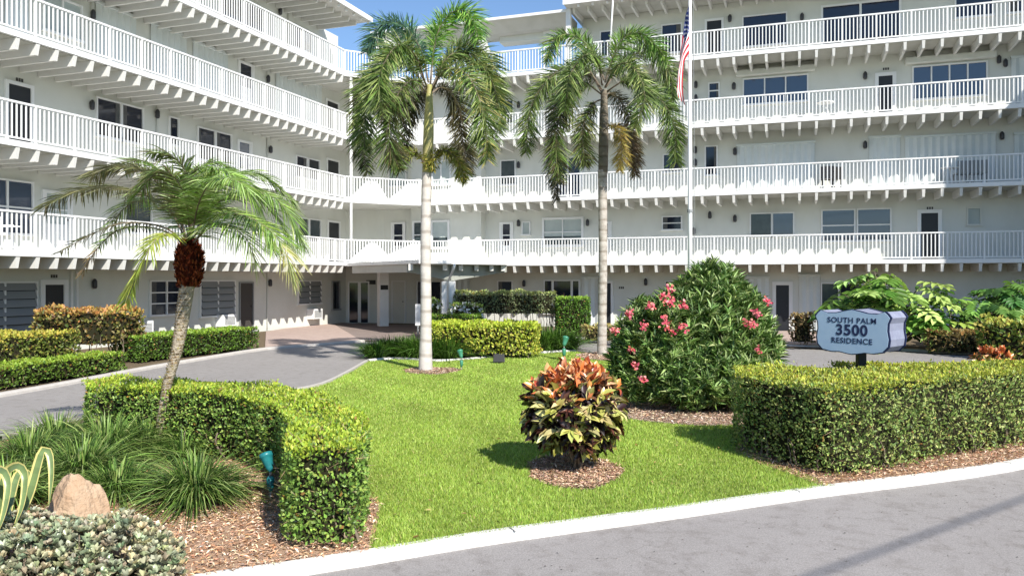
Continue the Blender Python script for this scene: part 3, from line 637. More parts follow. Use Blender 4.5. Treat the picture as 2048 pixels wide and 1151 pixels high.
# ---- entrance canopy
cp = empty('entrance_canopy', (-2.5, 28, 0)); cp.parent = bd; cp.matrix_parent_inverse = Matrix.Translation((0, -40, 0))
def cpart(mb, name, m, **k):
    o = mb.build(name, M[m], bd, **k); return o
bpy.data.objects.remove(cp)
zc0, zc1 = 2.63, 2.77
f2 = lambda p: (float(p[0]), float(p[1]))
slab = [f2(P3(694, 0, 34.2)), f2(P3(838, 0, 28.0)), f2(P3(1014, 0, 30.8)), RW.p(RW.at(1014, .03)[0], .03), RW.p(sB, .03), f2(np.array(A0)+np.array((.1, -.06)))]
mb = MB(); mb.prism(ccw(slab), zc0, zc1); can = mb.build('entrance_canopy', M['paint'], bd, bevel=.01)
mb = MB(); mb.prism(inset(ccw(slab), .3), zc0-.03, zc0-.003); mb.build('ceiling', M['soffit'], can)
def beam(p, q, zt, zb0, zb1, wd, name='beam', m='beam'):
    a, b = np.array(p[:2]), np.array(q[:2]); e = nrm(b-a); o = np.array((e[1], -e[0]))*wd/2; mb = MB()
    c = [a-o, b-o, b+o, a+o]; mb.hexa([(c[0][0], c[0][1], zb0), (c[1][0], c[1][1], zb1), (c[2][0], c[2][1], zb1), (c[3][0], c[3][1], zb0)]+[(x, y, zt) for x, y in c]); mb.build(name, M[m], can)
colx = P3(897, 0, 29.7)
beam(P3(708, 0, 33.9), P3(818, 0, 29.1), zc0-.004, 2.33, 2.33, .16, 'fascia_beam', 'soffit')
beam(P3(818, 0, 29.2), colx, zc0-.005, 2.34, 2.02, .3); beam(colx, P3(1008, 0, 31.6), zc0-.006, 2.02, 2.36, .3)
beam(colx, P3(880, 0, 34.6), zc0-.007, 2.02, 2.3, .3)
for px, dj in ((822, 28.75), (890, 29.2), (922, 29.75), (953, 30.25), (983, 30.7), (1006, 31.05)):
    x = P3(px, 0, dj); mb = MB(); mb.box(x[0]-.075, x[0]+.075, x[1]-.12, x[1]+1.5, 2.40, zc0-.004); mb.build('joist', M['rib'], can)
mb = MB()
for dx in (-.24, .04):
    x0 = colx[0]+dx
    mb.box(x0, x0+.215, colx[1]-.16, colx[1]+.16, -.02, 2.01)
mb.build('column', M['paint'], can, bevel=.012)
mb = MB(); x, y = colx[0]+.008, colx[1]-.13
mb.tube([(x+.30, y-1.0, 2.60), (x+.24, y-.85, 2.42), (x+.06, y-.25, 2.12), (x, y-.06, 2.0), (x, y-.05, .1)], .045, 8); mb.build('downpipe', M['paint'], can, True)
# ---------------------------------------------------------------- lawn blades and mulch chips
def blades(poly, n, excl, near, hmin, hmax, wd, name, label, cols):
    p = sampoly(poly, int(n*1.0)); d = p[:, 1]; keep = rng.random(len(p)) < np.clip((near/np.maximum(d, near))**1.6, 0, 1)
    for e in excl: keep &= ~inpoly(p, e)
    p = p[keep]; k = len(p); pos = np.zeros((k, 3)); pos[:, :2] = p; pos[:, 2] = .012
    dv = rng.normal(0, .42, (k, 3)); dv[:, 2] = 1; sc = np.clip(p[:, 1]/near, 1, 2.2)
    patch = wob(np.column_stack([p*.55, np.zeros(k)]), 1)
    L = rng.uniform(hmin, hmax, k)*(1+.15*patch); nv = rng.normal(0, 1, (k, 3)); nv[:, 2] = .3
    c = pal(k, cols, var=.14)*(1+.10*patch[:, None]); dry = rng.random(k) < .025
    c[dry] = pal(int(dry.sum()), ['b8b070', 'c8c088'])
    o = leaves(name, pos, dv, nv, L, wd*sc*rng.uniform(.7, 1.3, k), np.clip(c, .01, .9), M['grass'], None, 'blade')
    tag(o, label, 'grass', kind='stuff'); return o
inlawn = inset(ccw(lawn_poly), -.03)
blades(inlawn, 760000, [R_CRO, R_OLE, R_P1, R_P2], 7.5, .022, .050, .0075, 'grass', 'bright yellow green mown lawn in front of the building', ['a0ba50', '90aa44', 'b0c860', '849c3c', 'bed074'])
def chips(name, label, poly, n, cols, size, z=.024, zr=.025):
    p = sampoly(poly, n); k = n; pos = np.zeros((k, 3)); pos[:, :2] = p; pos[:, 2] = z+rng.random(k)*zr
    dv = rng.normal(0, 1, (k, 3)); dv[:, 2] *= .25; nv = rng.normal(0, .35, (k, 3)); nv[:, 2] = 1
    L = size*rng.uniform(.5, 1.6, k)
    o = leaves(name, pos, dv, nv, L, L*rng.uniform(.12, .32, k), pal(k, cols, var=.22), M['chip'], None, 'diamond')
    tag(o, label, 'mulch', kind='stuff')
chips('mulch_chips', 'orange wood chips covering the left planting bed', [p for p in RL if True], 60000, ['dcb08c', 'c89c78', 'e6c4a4', 'a88060', 'ecd4bc'], .038)
chips('mulch_chips', 'brown wood chips under the right hedge', RB, 42000, ['cca484', 'b48c6c', 'dcbc9c', '94705a', 'e4ccb4'], .040)
chips('mulch_chips', 'pale wood chips round the orange croton', R_CRO, 7000, ['d4b498', 'c09c80', 'e0c8b0', 'a08068', 'b4947a'], .045)
chips('mulch_chips', 'pale wood chips round the oleander', R_OLE, 9000, ['ccb49c', 'b89c84', 'dcc8b4', '9c8068'], .05)
chips('mulch_chips', 'pale wood chips at the foot of the left tall palm', R_P1, 2200, ['ccb49c', 'b89c84', 'dcc8b4', '9c8068'], .06)
chips('mulch_chips', 'pale wood chips at the foot of the right tall palm', R_P2, 3500, ['ccb49c', 'b89c84', 'dcc8b4', '9c8068'], .06)

# ---------------------------------------------------------------- hedges
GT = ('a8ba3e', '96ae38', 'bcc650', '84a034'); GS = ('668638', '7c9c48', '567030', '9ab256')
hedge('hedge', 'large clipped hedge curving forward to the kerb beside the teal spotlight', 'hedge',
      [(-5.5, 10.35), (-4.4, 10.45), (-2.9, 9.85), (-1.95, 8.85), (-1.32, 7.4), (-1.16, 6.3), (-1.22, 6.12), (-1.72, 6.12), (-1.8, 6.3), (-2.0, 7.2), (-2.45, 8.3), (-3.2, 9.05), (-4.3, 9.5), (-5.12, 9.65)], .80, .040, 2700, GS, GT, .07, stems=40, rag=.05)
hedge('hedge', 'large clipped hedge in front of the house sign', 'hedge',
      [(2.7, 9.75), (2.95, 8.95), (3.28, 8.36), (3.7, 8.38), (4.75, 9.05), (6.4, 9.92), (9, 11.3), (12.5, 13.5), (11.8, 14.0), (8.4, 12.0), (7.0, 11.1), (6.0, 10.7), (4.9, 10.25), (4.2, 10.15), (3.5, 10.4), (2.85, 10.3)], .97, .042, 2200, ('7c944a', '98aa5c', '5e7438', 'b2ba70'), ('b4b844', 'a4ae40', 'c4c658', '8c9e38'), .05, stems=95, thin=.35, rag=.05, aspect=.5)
hedge('hedge', 'small clipped hedge showing right behind the sign post', 'hedge', [(4.72, 11.45), (5.5, 11.45), (5.55, 11.95), (4.7, 11.95)], .86, .045, 1300, GS, ('b5b83c', 'a3ad3a'), .1)
hedge('hedge', 'clipped hedge strip at the far right behind the large front hedge', 'hedge', [(5.75, 11.7), (7.6, 12.0), (9.5, 12.8), (9.3, 13.3), (7.5, 12.55), (5.8, 12.3)], .80, .045, 1300, GS, ('b5b83c', 'a3ad3a'), .1)
def seg(a, b, wd):
    a, b = np.array(a), np.array(b); e = nrm(b-a); o = np.array((-e[1], e[0]))*wd
    return [tuple(a), tuple(b), tuple(b+o), tuple(a+o)]
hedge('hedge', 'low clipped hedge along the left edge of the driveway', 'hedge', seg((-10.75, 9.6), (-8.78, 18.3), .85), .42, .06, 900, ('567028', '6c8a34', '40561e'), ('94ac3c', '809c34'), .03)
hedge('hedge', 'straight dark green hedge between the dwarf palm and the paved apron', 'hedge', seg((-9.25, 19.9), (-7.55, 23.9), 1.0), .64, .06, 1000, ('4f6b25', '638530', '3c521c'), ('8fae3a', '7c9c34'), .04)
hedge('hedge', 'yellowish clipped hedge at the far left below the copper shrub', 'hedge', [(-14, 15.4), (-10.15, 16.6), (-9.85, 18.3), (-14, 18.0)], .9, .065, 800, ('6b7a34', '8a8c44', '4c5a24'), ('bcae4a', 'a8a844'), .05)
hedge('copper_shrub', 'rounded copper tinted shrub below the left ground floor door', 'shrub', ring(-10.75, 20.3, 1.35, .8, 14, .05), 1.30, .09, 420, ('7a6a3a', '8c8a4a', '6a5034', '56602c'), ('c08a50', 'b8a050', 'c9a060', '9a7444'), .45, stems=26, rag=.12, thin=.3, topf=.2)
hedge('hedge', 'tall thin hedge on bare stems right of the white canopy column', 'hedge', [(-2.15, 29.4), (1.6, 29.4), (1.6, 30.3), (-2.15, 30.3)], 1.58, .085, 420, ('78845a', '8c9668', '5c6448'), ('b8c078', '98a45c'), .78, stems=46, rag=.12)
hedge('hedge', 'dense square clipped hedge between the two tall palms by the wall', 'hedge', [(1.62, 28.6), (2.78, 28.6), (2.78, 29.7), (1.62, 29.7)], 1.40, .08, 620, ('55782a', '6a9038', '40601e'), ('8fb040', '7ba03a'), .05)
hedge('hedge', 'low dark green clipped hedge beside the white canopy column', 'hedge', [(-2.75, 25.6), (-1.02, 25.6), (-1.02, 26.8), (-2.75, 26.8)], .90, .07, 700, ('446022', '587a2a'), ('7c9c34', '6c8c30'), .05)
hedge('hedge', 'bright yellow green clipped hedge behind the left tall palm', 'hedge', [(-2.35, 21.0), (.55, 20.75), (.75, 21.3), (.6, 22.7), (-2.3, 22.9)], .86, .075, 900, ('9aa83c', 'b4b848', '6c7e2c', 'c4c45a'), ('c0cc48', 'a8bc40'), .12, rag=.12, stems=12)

# ---------------------------------------------------------------- grass like clumps
def clump(name, label, cat, c, n, length, lean, wd, cols, z=.02, group=None, K=6, spread=.12, droop=.9, parent=None, part='blades'):
    root = empty(name, (c[0], c[1], 0), label, cat, group) if parent is None else parent
    az = rng.random(n)*2*math.pi; r0 = spread*np.sqrt(rng.random(n)); L = length*rng.uniform(.6, 1.1, n)
    el = np.clip(rng.normal(lean, .32, n), .25, 1.5); t = np.linspace(0, 1, K)[None, :]
    hx = L[:, None]*(np.cos(el)[:, None]*t+.35*t**2*np.cos(el)[:, None]); hz = L[:, None]*(np.sin(el)[:, None]*t-droop*rng.uniform(.6, 1.2, n)[:, None]*t**2.2*.6)
    P = np.zeros((n, K, 3)); P[:, :, 0] = c[0]+(np.cos(az)*r0)[:, None]+np.cos(az)[:, None]*hx; P[:, :, 1] = c[1]+(np.sin(az)*r0)[:, None]+np.sin(az)[:, None]*hx
    P[:, :, 2] = np.maximum(z+hz, .025+.01*rng.random(n)[:, None])
    side = np.stack([-np.sin(az), np.cos(az), rng.normal(0, .3, n)], 1)
    W = wd*np.array([.8, 1, 1, .85, .55, .06])[None, :K]*rng.uniform(.7, 1.2, n)[:, None]
    ribbons(part, P, W, nrm(side), pal(n, cols, var=.22), M['leaf'], root); return root
LG = ['5f7f38', '7a9a48', '3c5626', '8ca656', 'a0b06c', '344c20']
gr = 'ornamental grass clumps in the left front bed'
cl = [((165, 975), .80, 1400, 'ornamental grass clump directly behind the sandstone boulder'), ((60, 950), .78, 1200, 'ornamental grass clump at the left picture edge behind the variegated agave'), ((215, 935), .88, 1500, 'tallest ornamental grass clump left of the leaning dwarf palm trunk'),
      ((235, 1000), .62, 800, 'ornamental grass clump between the boulder and the dwarf palm trunk'), ((110, 915), .85, 1100, 'ornamental grass clump at the edge of the driveway'), ((392, 1010), .74, 1500, 'full fountain shaped grass clump on orange chips right of the dwarf palm'), ((368, 925), .55, 420, 'small grass tuft at the foot of the dwarf palm'), ((15, 1015), .7, 800, 'ornamental grass clump behind the yellow edged agave leaves'), ((290, 915), .8, 1000, 'ornamental grass clump pressed against the hedge left of the dwarf palm trunk')]
for (px, py), L, n, lb in cl:
    clump('grass_clump', lb, 'grass clump', G(px, py), int(n*1.2), L*1.08, 1.15, .0115, LG, group=gr, spread=.13, droop=1.05)
gr2 = 'dark grassy tufts along the back edge of the lawn'
DG = ['44641f', '567c2c', '355018', '6c8e3c']
tl = ['leftmost dark grassy tuft at the tip of the lawn kerb', 'second dark grassy tuft from the left beside the driveway', 'third dark grassy tuft from the left, by the tall palm', 'dark grassy tuft just left of the left tall palm trunk', 'dark grassy tuft just right of the left tall palm trunk', 'dark grassy tuft left of the yellow hedge', 'dark grassy tuft right of the yellow hedge', 'dark grassy tuft behind the green spotlight', 'round dark grassy tuft at the right end of the lawn kerb']
for (px, py, L), lb in zip(((755, 716, .45), (785, 712, .5), (812, 714, .5), (836, 716, .55), (868, 716, .62), (893, 718, .6), (1085, 702, .62), (1110, 700, .62), (1135, 700, .5)), tl):
    clump('grass_tuft', lb, 'grass tuft', G(px, py), 800, L*1.75, 1.25, .02, DG, group=gr2, spread=.3, K=6)

# ---------------------------------------------------------------- palms
def bez(pts, m):
    c = [np.array(p, float) for p in pts]; t = np.linspace(0, 1, m)[:, None]
    while len(c) < 4: c.insert(1, (c[0]+c[1])/2)
    # Catmull-Rom through points, resampled
    q = np.array(spline(c, 12)); s = np.concatenate([[0], np.cumsum(np.linalg.norm(np.diff(q, axis=0), axis=1))]); u = np.linspace(0, s[-1], m)
    return np.stack([np.interp(u, s, q[:, i]) for i in range(3)], 1)
def frond(root, pts, n, L, wd, cols, kind='plume', r=.016, start=.14, grav=.5, rcol='bark', tipcol=None, stalk='stalk'):
    C = bez(pts, 40); T = nrm(np.gradient(C, axis=0)); mb = MB()
    mb.tube([tuple(C[i]) for i in range(0, 40, 3)], [r*(1-.85*i/39)+.002 for i in range(0, 40, 3)], 5)
    fo = mb.build('frond', M[rcol], root, True)
    t = start+(1-start)*(np.arange(n)+rng.random(n))/n; t = np.clip(t, 0, .999); i = t*39; i0 = i.astype(int); f = (i-i0)[:, None]; i1 = np.minimum(i0+1, 39)
    B = C[i0]*(1-f)+C[i1]*f; TT = nrm(T[i0]*(1-f)+T[i1]*f); up = np.array((0, 0, 1.)); S = nrm(np.cross(TT, up)+1e-6); N_ = np.cross(S, TT)
    if kind == 'plume':
        a = rng.random(n)*2*math.pi; D = S*np.cos(a)[:, None]+N_*np.sin(a)[:, None]*.75; D = D*.95+TT*rng.uniform(.25, .75, (n, 1))
    else:
        sg = np.where(np.arange(n) % 2 == 0, 1, -1)[:, None]; D = S*sg*.8+TT*.62+N_*rng.uniform(-.05, .3, (n, 1))
    D = nrm(D+rng.normal(0, .08, (n, 3))); prof = np.sin(np.clip((t-start)/(1-start), 0, 1)*math.pi*.80+.30)**.5; LL = L*np.clip(prof, .25, 1)*rng.uniform(.8, 1.1, n)
    K = 5; tt = np.linspace(0, 1, K)[None, :, None]; LL = LL*(1+.25*np.sin(t*17+B[0, 0]*3)*(kind == 'plume')); P = B[:, None, :]+D[:, None, :]*LL[:, None, None]*tt
    P[:, :, 2] -= (grav*LL[:, None]*np.linspace(0, 1, K)[None, :]**1.8*rng.uniform(.6, 1.2, n)[:, None])
    sw = nrm(np.cross(D, nrm(np.cross(D, TT)+1e-6))+rng.normal(0, .35, (n, 3)))
    cc = pal(n, cols, var=.2)
    if tipcol: m_ = t > .8; cc[m_] = pal(int(m_.sum()), tipcol)
    W = wd*np.array([.5, 1, .95, .7, .08])[None, :]*rng.uniform(.75, 1.2, n)[:, None]
    ribbons('leaflets', P, W, sw, cc, M['leaf'], fo); return fo
def trunk(root, pts, rad, m, rings=0, name='trunk', amp=.05, n=16):
    C = bez(pts, 60); rr = np.interp(np.linspace(0, 1, 60), np.linspace(0, 1, len(rad)), rad)
    if rings: rr = rr*(1+amp*np.sin(np.arange(60)*rings)*rng.uniform(.3, 1, 60))
    mb = MB(); mb.tube([tuple(p) for p in C], list(rr), n); return mb.build(name, m, root, True)
def palmbark(name, c1, c2, zs, strength=.5):
    m = mat(name, c1, .9, .2, noise=c2, scale=7, var=.16); t = m.node_tree; b = t.nodes['Principled BSDF']; tc = [x for x in t.nodes if x.type == 'TEX_COORD'][0]
    wv = t.nodes.new('ShaderNodeTexWave'); wv.bands_direction = 'Z'; wv.inputs['Scale'].default_value = zs; wv.inputs['Distortion'].default_value = 2.5; wv.inputs['Detail'].default_value = 4
    t.links.new(tc.outputs['Object'], wv.inputs['Vector']); r = t.nodes.new('ShaderNodeValToRGB'); r.color_ramp.elements[0].color = (.72, .69, .66, 1); r.color_ramp.elements[0].position = .02; r.color_ramp.elements[1].position = .2
    r.color_ramp.elements[1].color = (1, 1, 1, 1); t.links.new(wv.outputs['Fac'], r.inputs['Fac']); src = b.inputs['Base Color'].links[0].from_socket
    x = t.nodes.new('ShaderNodeMix'); x.data_type = 'RGBA'; x.blend_type = 'MULTIPLY'; x.inputs[0].default_value = 1; t.links.new(src, x.inputs[6]); t.links.new(r.outputs['Color'], x.inputs[7]); t.links.new(x.outputs[2], b.inputs['Base Color'])
    bp = t.nodes.new('ShaderNodeBump'); bp.inputs['Strength'].default_value = strength; bp.inputs['Distance'].default_value = .03; t.links.new(wv.outputs['Fac'], bp.inputs['Height']); t.links.new(bp.outputs['Normal'], b.inputs['Normal']); return m
M['palmgrey'] = palmbark('grey_palm_bark', (.60, .56, .52), (.44, .40, .36), .9, .15)
M['palmbrown'] = palmbark('brown_palm_shaft', (.26, .23, .18), (.16, .13, .10), 1.1, .2)  # dark grey-brown crownshaft of the right tall palm
M['palmdark'] = palmbark('patchy_palm_bark', (.56, .52, .47), (.26, .22, .18), 1.1, .2)
M['shaft'] = mat('crownshaft', (.33, .34, .09), .5, .4, noise=(.42, .36, .16), scale=4)
M['boots'] = mat('red_fibre', (.16, .045, .022), .9, .2, noise=(.07, .02, .012), scale=22, bump=(30, .8, .03))
M['datebark'] = mat('date_palm_bark', (.46, .40, .31), .9, .2, noise=(.26, .21, .15), scale=26, var=.1, bump=(45, .8, .03))
FG = ['5e7838', '728c46', '465c24', '889c56', 'a0ac6c', '384a20']
FD = ['4c4a30', '5c5a3c', '3c3c24', '6c6444']
FB = ['6c9a3a', '86b04a', '4c7a2c', '9cc060']
def tall(name, label, base, D, tk, rad, shaft, fr, bark, nl=420, sm='shaft'):
    root = empty(name, (base[0], base[1], 0), label, 'palm tree')
    trunk(root, [tuple(P3(px, py, D)) if py else (base[0], base[1], -.03) for px, py in tk], rad, M[bark], 2.2, amp=.018)
    if shaft: trunk(root, [tuple(P3(px, py, D)) for px, py in shaft[0]], shaft[1], M[sm], 0, 'crownshaft')
    for f in fr:
        pts, cols = f[0], f[1]; kw = f[2] if len(f) > 2 else {}
        a = dict(n=nl, L=.50, wd=.021, cols=cols, grav=.28, r=.022); a.update(kw); a['n'] = int(a['n']*1.7); a['L'] *= 1.0
        frond(root, [tuple(P3(px, py, D+dd)) for px, py, dd in pts], **a)
    return root
d1 = G(852, 742)[1]; gp = 'leaflets'
F1 = [([(861, 168, 0), (867, 105, .1), (880, 55, .2), (908, 22, .2), (940, 28, .1), (957, 78, 0)], FB, dict(L=.50, n=460)),
      ([(857, 165, 0), (842, 100, .2), (805, 52, .6), (765, 48, .8), (733, 105, .8)], ['4c7258', '5c8468', '3c5a44', '74986c'], dict(n=440)),
      ([(855, 175, 0), (820, 110, -.2), (775, 115, -.4), (735, 190, -.5), (728, 300, -.5)], FG, dict(n=520)),
      ([(853, 180, 0), (815, 130, .5), (755, 135, .9), (712, 210, 1.1), (735, 345, 1.0)], FD+FG, dict(n=520, L=.46)),
      ([(855, 180, 0), (830, 110, -.7), (795, 90, -1.2), (760, 150, -1.5), (765, 235, -1.5)], FG+['a8b86c'], dict(n=480)),
      ([(853, 185, 0), (825, 160, -.9), (790, 200, -1.3), (778, 280, -1.3), (800, 340, -1.2)], FG+FD, dict(n=480)),
      ([(863, 178, 0), (895, 115, .2), (940, 105, .4), (985, 165, .5), (1003, 255, .5)], FG+['a8a860'], dict(n=520)),
      ([(863, 183, 0), (890, 140, -.7), (935, 150, -1.2), (968, 230, -1.4), (975, 320, -1.3)], FG+['aca25c'], dict(n=520)),
      ([(862, 188, 0), (885, 175, .6), (915, 205, .9), (925, 280, 1.0), (935, 345, .9)], FD, dict(n=460)),
      ([(864, 175, 0), (890, 120, .9), (930, 90, 1.5), (975, 110, 1.8), (1008, 190, 1.8)], FG, dict(n=440)),
      ([(852, 185, 0), (840, 190, .9), (815, 235, 1.2), (805, 320, 1.2)], FD, dict(n=380, L=.42)),
      ([(862, 330, -.05), (885, 300, -.2), (915, 320, -.3), (930, 365, -.3)], ['8a9040', 'a8a050', '6c7030'], dict(n=260, L=.26)),
      ([(850, 330, -.05), (832, 305, -.2), (800, 310, -.3), (785, 335, -.3)], ['8a9040', '7c7c3c', '6c7030'], dict(n=220, L=.24))]
pa = tall('palm_tree', 'tall foxtail palm with pale grey trunk and yellow green crownshaft, standing left of centre', G(852, 742), d1,
     [(852, 0), (851, 730), (852, 600), (851, 480), (854, 330)], [.165, .13, .12, .118, .112, .105], ([(854, 345), (857, 270), (858, 215), (859, 170)], [.11, .122, .105, .06]), F1, 'palmgrey')
def cluster(root, name, c, rad, n, cols, size, matl='petal', flat=.7):
    p = rng.normal(0, 1, (n, 3)); p = nrm(p)*rng.random((n, 1))**.4*np.array(rad); pos = p+np.array(c)
    L = size*rng.uniform(.6, 1.3, n); dv = p+np.array((0, 0, -.15))*flat; leaves(name, pos, dv+rng.normal(0, .1, (n, 3)), rng.normal(0, 1, (n, 3)), L, L*.25, pal(n, cols, var=.2), M[matl], root, 'diamond')
cluster(pa, 'flower_stalk', P3(864, 322, d1-.15), (.17, .14, .22), 260, ['a8a048', 'b8ac54', '84883c', '6c7434'], .11)
d2 = G(1204, 711)[1]
F2 = [([(1208, 160, 0), (1190, 110, .2), (1150, 72, .4), (1112, 75, .4), (1092, 125, .3)], FG+FB, dict(L=.42)),
      ([(1210, 165, 0), (1228, 110, 0), (1252, 72, 0), (1290, 70, 0), (1335, 120, -.1)], FG+FB, dict(n=480)),
      ([(1212, 175, 0), (1250, 120, .4), (1300, 105, .8), (1340, 150, .9), (1345, 215, .9)], FG, dict(n=480)),
      ([(1212, 185, 0), (1255, 160, -.5), (1310, 185, -.9), (1348, 250, -1.1), (1352, 325, -1.0)], FG, dict(n=540)),
      ([(1204, 180, 0), (1165, 130, 0), (1105, 150, -.1), (1062, 215, -.2), (1052, 305, -.2)], FG, dict(n=540)),
      ([(1202, 188, 0), (1165, 165, -.8), (1130, 200, -1.3), (1112, 280, -1.4), (1120, 360, -1.4)], FG+FD, dict(n=540)),
      ([(1203, 185, 0), (1180, 150, .8), (1140, 160, 1.3), (1105, 230, 1.5), (1112, 400, 1.4)], FD+['2c2a1c'], dict(n=560, L=.40)),
      ([(1210, 175, 0), (1235, 130, -1.0), (1268, 135, -1.6), (1290, 190, -1.8), (1270, 255, -1.7)], FG+['aab070'], dict(n=480)),
      ([(1208, 190, 0), (1230, 190, 1.0), (1260, 240, 1.4), (1268, 350, 1.4)], FD, dict(n=400, L=.4)),
      ([(1204, 170, 0), (1195, 120, -1.0), (1170, 110, -1.7), (1140, 150, -2.0), (1130, 220, -2.0)], FG, dict(n=460)),
      ([(1200, 200, 0), (1185, 210, -.3), (1165, 260, -.5), (1170, 330, -.5)], FG+FD, dict(n=380))]
pb = tall('palm_tree', 'tall foxtail palm with blotched trunk and golden seed cluster, standing left of the flagpole', G(1204, 711), d2,
     [(1204, 0), (1204, 700), (1205, 600), (1206, 500), (1205, 340)], [.14, .12, .118, .118, .12, .13], ([(1206, 345), (1207, 290), (1208, 230), (1208, 180)], [.13, .135, .12, .08]), F2, 'palmdark', 430, 'palmbrown')
for q, cl_ in (([(1207, 262, -.15), (1222, 250, -.4), (1238, 262, -.5), (1244, 300, -.55), (1240, 340, -.5)], ['b8a050', 'a89048', 'c8b868', '8c8448']), ([(1210, 262, 0), (1236, 250, .1), (1260, 270, .2), (1270, 310, .2), (1272, 350, .2)], ['6c5a40', '584834', '847050'])):
    frond(pb, [tuple(P3(px, py, d2+dd)) for px, py, dd in q], 520, .34, .016, cl_, r=.012, grav=.3)
# dwarf date palm leaning in front of the left wing
d3 = G(312, 912)[1]
pc = empty('dwarf_palm', (*G(312, 912), 0), 'slender leaning dwarf date palm with reddish fibrous crown base in the left bed', 'palm tree')
trunk(pc, [(*G(314, 912), -.03), tuple(P3(316, 880, d3)), tuple(P3(332, 780, d3)), tuple(P3(356, 690, d3)), tuple(P3(376, 560, d3))], [.048, .044, .05, .062, .078, .088], M['datebark'], 0, 'trunk')
n = 900; t = rng.random(n); Cc = bez([(*G(314, 912), 0), tuple(P3(316, 880, d3)), tuple(P3(332, 780, d3)), tuple(P3(356, 690, d3)), tuple(P3(376, 560, d3))], 60); ii = (t*59).astype(int); a = rng.random(n)*6.283
rr = np.interp(t, [0, .25, .5, .8, 1], [.044, .048, .058, .076, .086]); nv = np.stack([np.cos(a), np.sin(a), np.zeros(n)], 1)
leaves('leaf_scars', Cc[ii]+nv*rr[:, None]*.93, nv*.55+np.array((0, 0, 1)), nv, .035, .03, pal(n, ['c8b48c', 'a08c68', '7c6a4c']), M['petal'], pc, 'diamond')
mb = MB(); cz = [P3(377, 572, d3), P3(378, 545, d3), P3(380, 520, d3), P3(381, 500, d3), P3(382, 480, d3)]
mb.tube([tuple(p) for p in cz], [.085, .115, .125, .10, .045], 18); mb.build('fibre_base', M['boots'], pc, True)
n = 1300; t = rng.random(n); zz = np.interp(t, [0, 1], [P3(0, 575, d3)[2], P3(0, 484, d3)[2]]); r_ = np.interp(t, [0, .25, .6, .85, 1], [.09, .125, .13, .105, .05]); a = rng.random(n)*6.283
pos = np.stack([P3(378.5, 0, d3)[0]+np.cos(a)*r_, d3+np.sin(a)*r_, zz], 1); nv = np.stack([np.cos(a), np.sin(a), np.zeros(n)], 1)
leaves('fibre_strands', pos, nv*.6+np.array((0, 0, .9))+rng.normal(0, .35, (n, 3)), nv, rng.uniform(.04, .09, n), .022, pal(n, ['6c2c1a', '8a4428', '4a1c12', 'a05a34'], var=.3), M['petal'], pc, 'leaf')
PG = ['74903c', '8ca850', '5c7a30', 'a4bc6c', 'bccc90']; PB = ['86a44c', '9ab860', '708c40', 'b4cc84']; PO = ['74744c', '848458', '606440', '989870']
F3 = [([(376, 488, 0), (330, 410, .1), (240, 376, .2), (150, 384, .3), (92, 412, .3)], PO, {}), ([(377, 486, 0), (345, 400, -.3), (290, 345, -.5), (230, 332, -.6), (185, 352, -.6)], PO, {}),
      ([(379, 485, 0), (360, 400, .3), (325, 345, .5), (280, 320, .6), (245, 335, .7)], PO+PG, {}), ([(380, 484, 0), (388, 400, 0), (410, 350, -.1), (450, 340, -.2), (485, 370, -.2)], PB, dict(n=230)),
      ([(381, 484, 0), (400, 400, .4), (450, 355, .7), (520, 350, .9), (585, 400, 1.0)], PG, dict(n=230)), ([(382, 485, 0), (430, 410, -.2), (500, 380, -.4), (565, 410, -.5), (605, 490, -.5)], PG+PB, dict(n=230)),
      ([(384, 488, 0), (440, 430, -.5), (510, 440, -.8), (565, 490, -.9), (585, 560, -.9)], PG, dict(tipcol=['b4b868', 'c8c488'])), ([(383, 487, 0), (410, 430, .5), (465, 420, .8), (520, 450, 1.0), (545, 500, 1.0)], PB+PG, {}),
      ([(376, 492, 0), (330, 455, -.3), (250, 445, -.6), (180, 470, -.7), (118, 505, -.7)], PO, dict(n=50, L=.16)), ([(376, 494, 0), (325, 460, .2), (250, 455, .4), (200, 490, .5), (163, 548, .5)], PG, dict(n=90, L=.16, tipcol=['a08868', 'b89878'])),
      ([(376, 494, 0), (345, 468, -.8), (310, 480, -1.1), (278, 540, -1.2), (252, 605, -1.2)], ['a4b048', 'b8c05c', '8c9c3c'], dict(start=.35, n=130, L=.24)), ([(381, 484, 0), (372, 400, -.6), (345, 350, -.9), (310, 345, -1.0), (285, 380, -1.0)], PG+PO, {}),
      ([(382, 484, 0), (398, 405, -.7), (430, 360, -1.1), (480, 365, -1.3), (515, 415, -1.3)], PB, dict(n=230)), ([(380, 484, 0), (376, 395, .7), (395, 340, 1.0), (435, 325, 1.1), (470, 345, 1.2)], PB+PG, {}),
      ([(384, 488, 0), (420, 455, -.7), (455, 450, -.9), (495, 480, -1.0), (510, 525, -1.0)], PG, dict(n=130)), ([(378, 488, 0), (350, 430, .8), (300, 400, 1.1), (255, 410, 1.2), (225, 445, 1.2)], PO+PG, {}),
      ([(380, 484, 0), (384, 400, -.3), (370, 340, -.4), (340, 310, -.5), (300, 305, -.5)], PG+PO, {}), ([(383, 486, 0), (425, 405, .9), (490, 385, 1.2), (550, 430, 1.4), (590, 500, 1.4)], PG, {})]
for pts, cols, kw in F3:
    a = dict(n=190, L=.36, wd=.014, cols=cols, kind='flat', r=.010, start=.2, grav=.4); a.update(kw); a['n'] = int(a['n']*1.65); a['L'] *= 1.12
    frond(pc, [tuple(P3(px, py, d3+dd)) for px, py, dd in pts], **a)

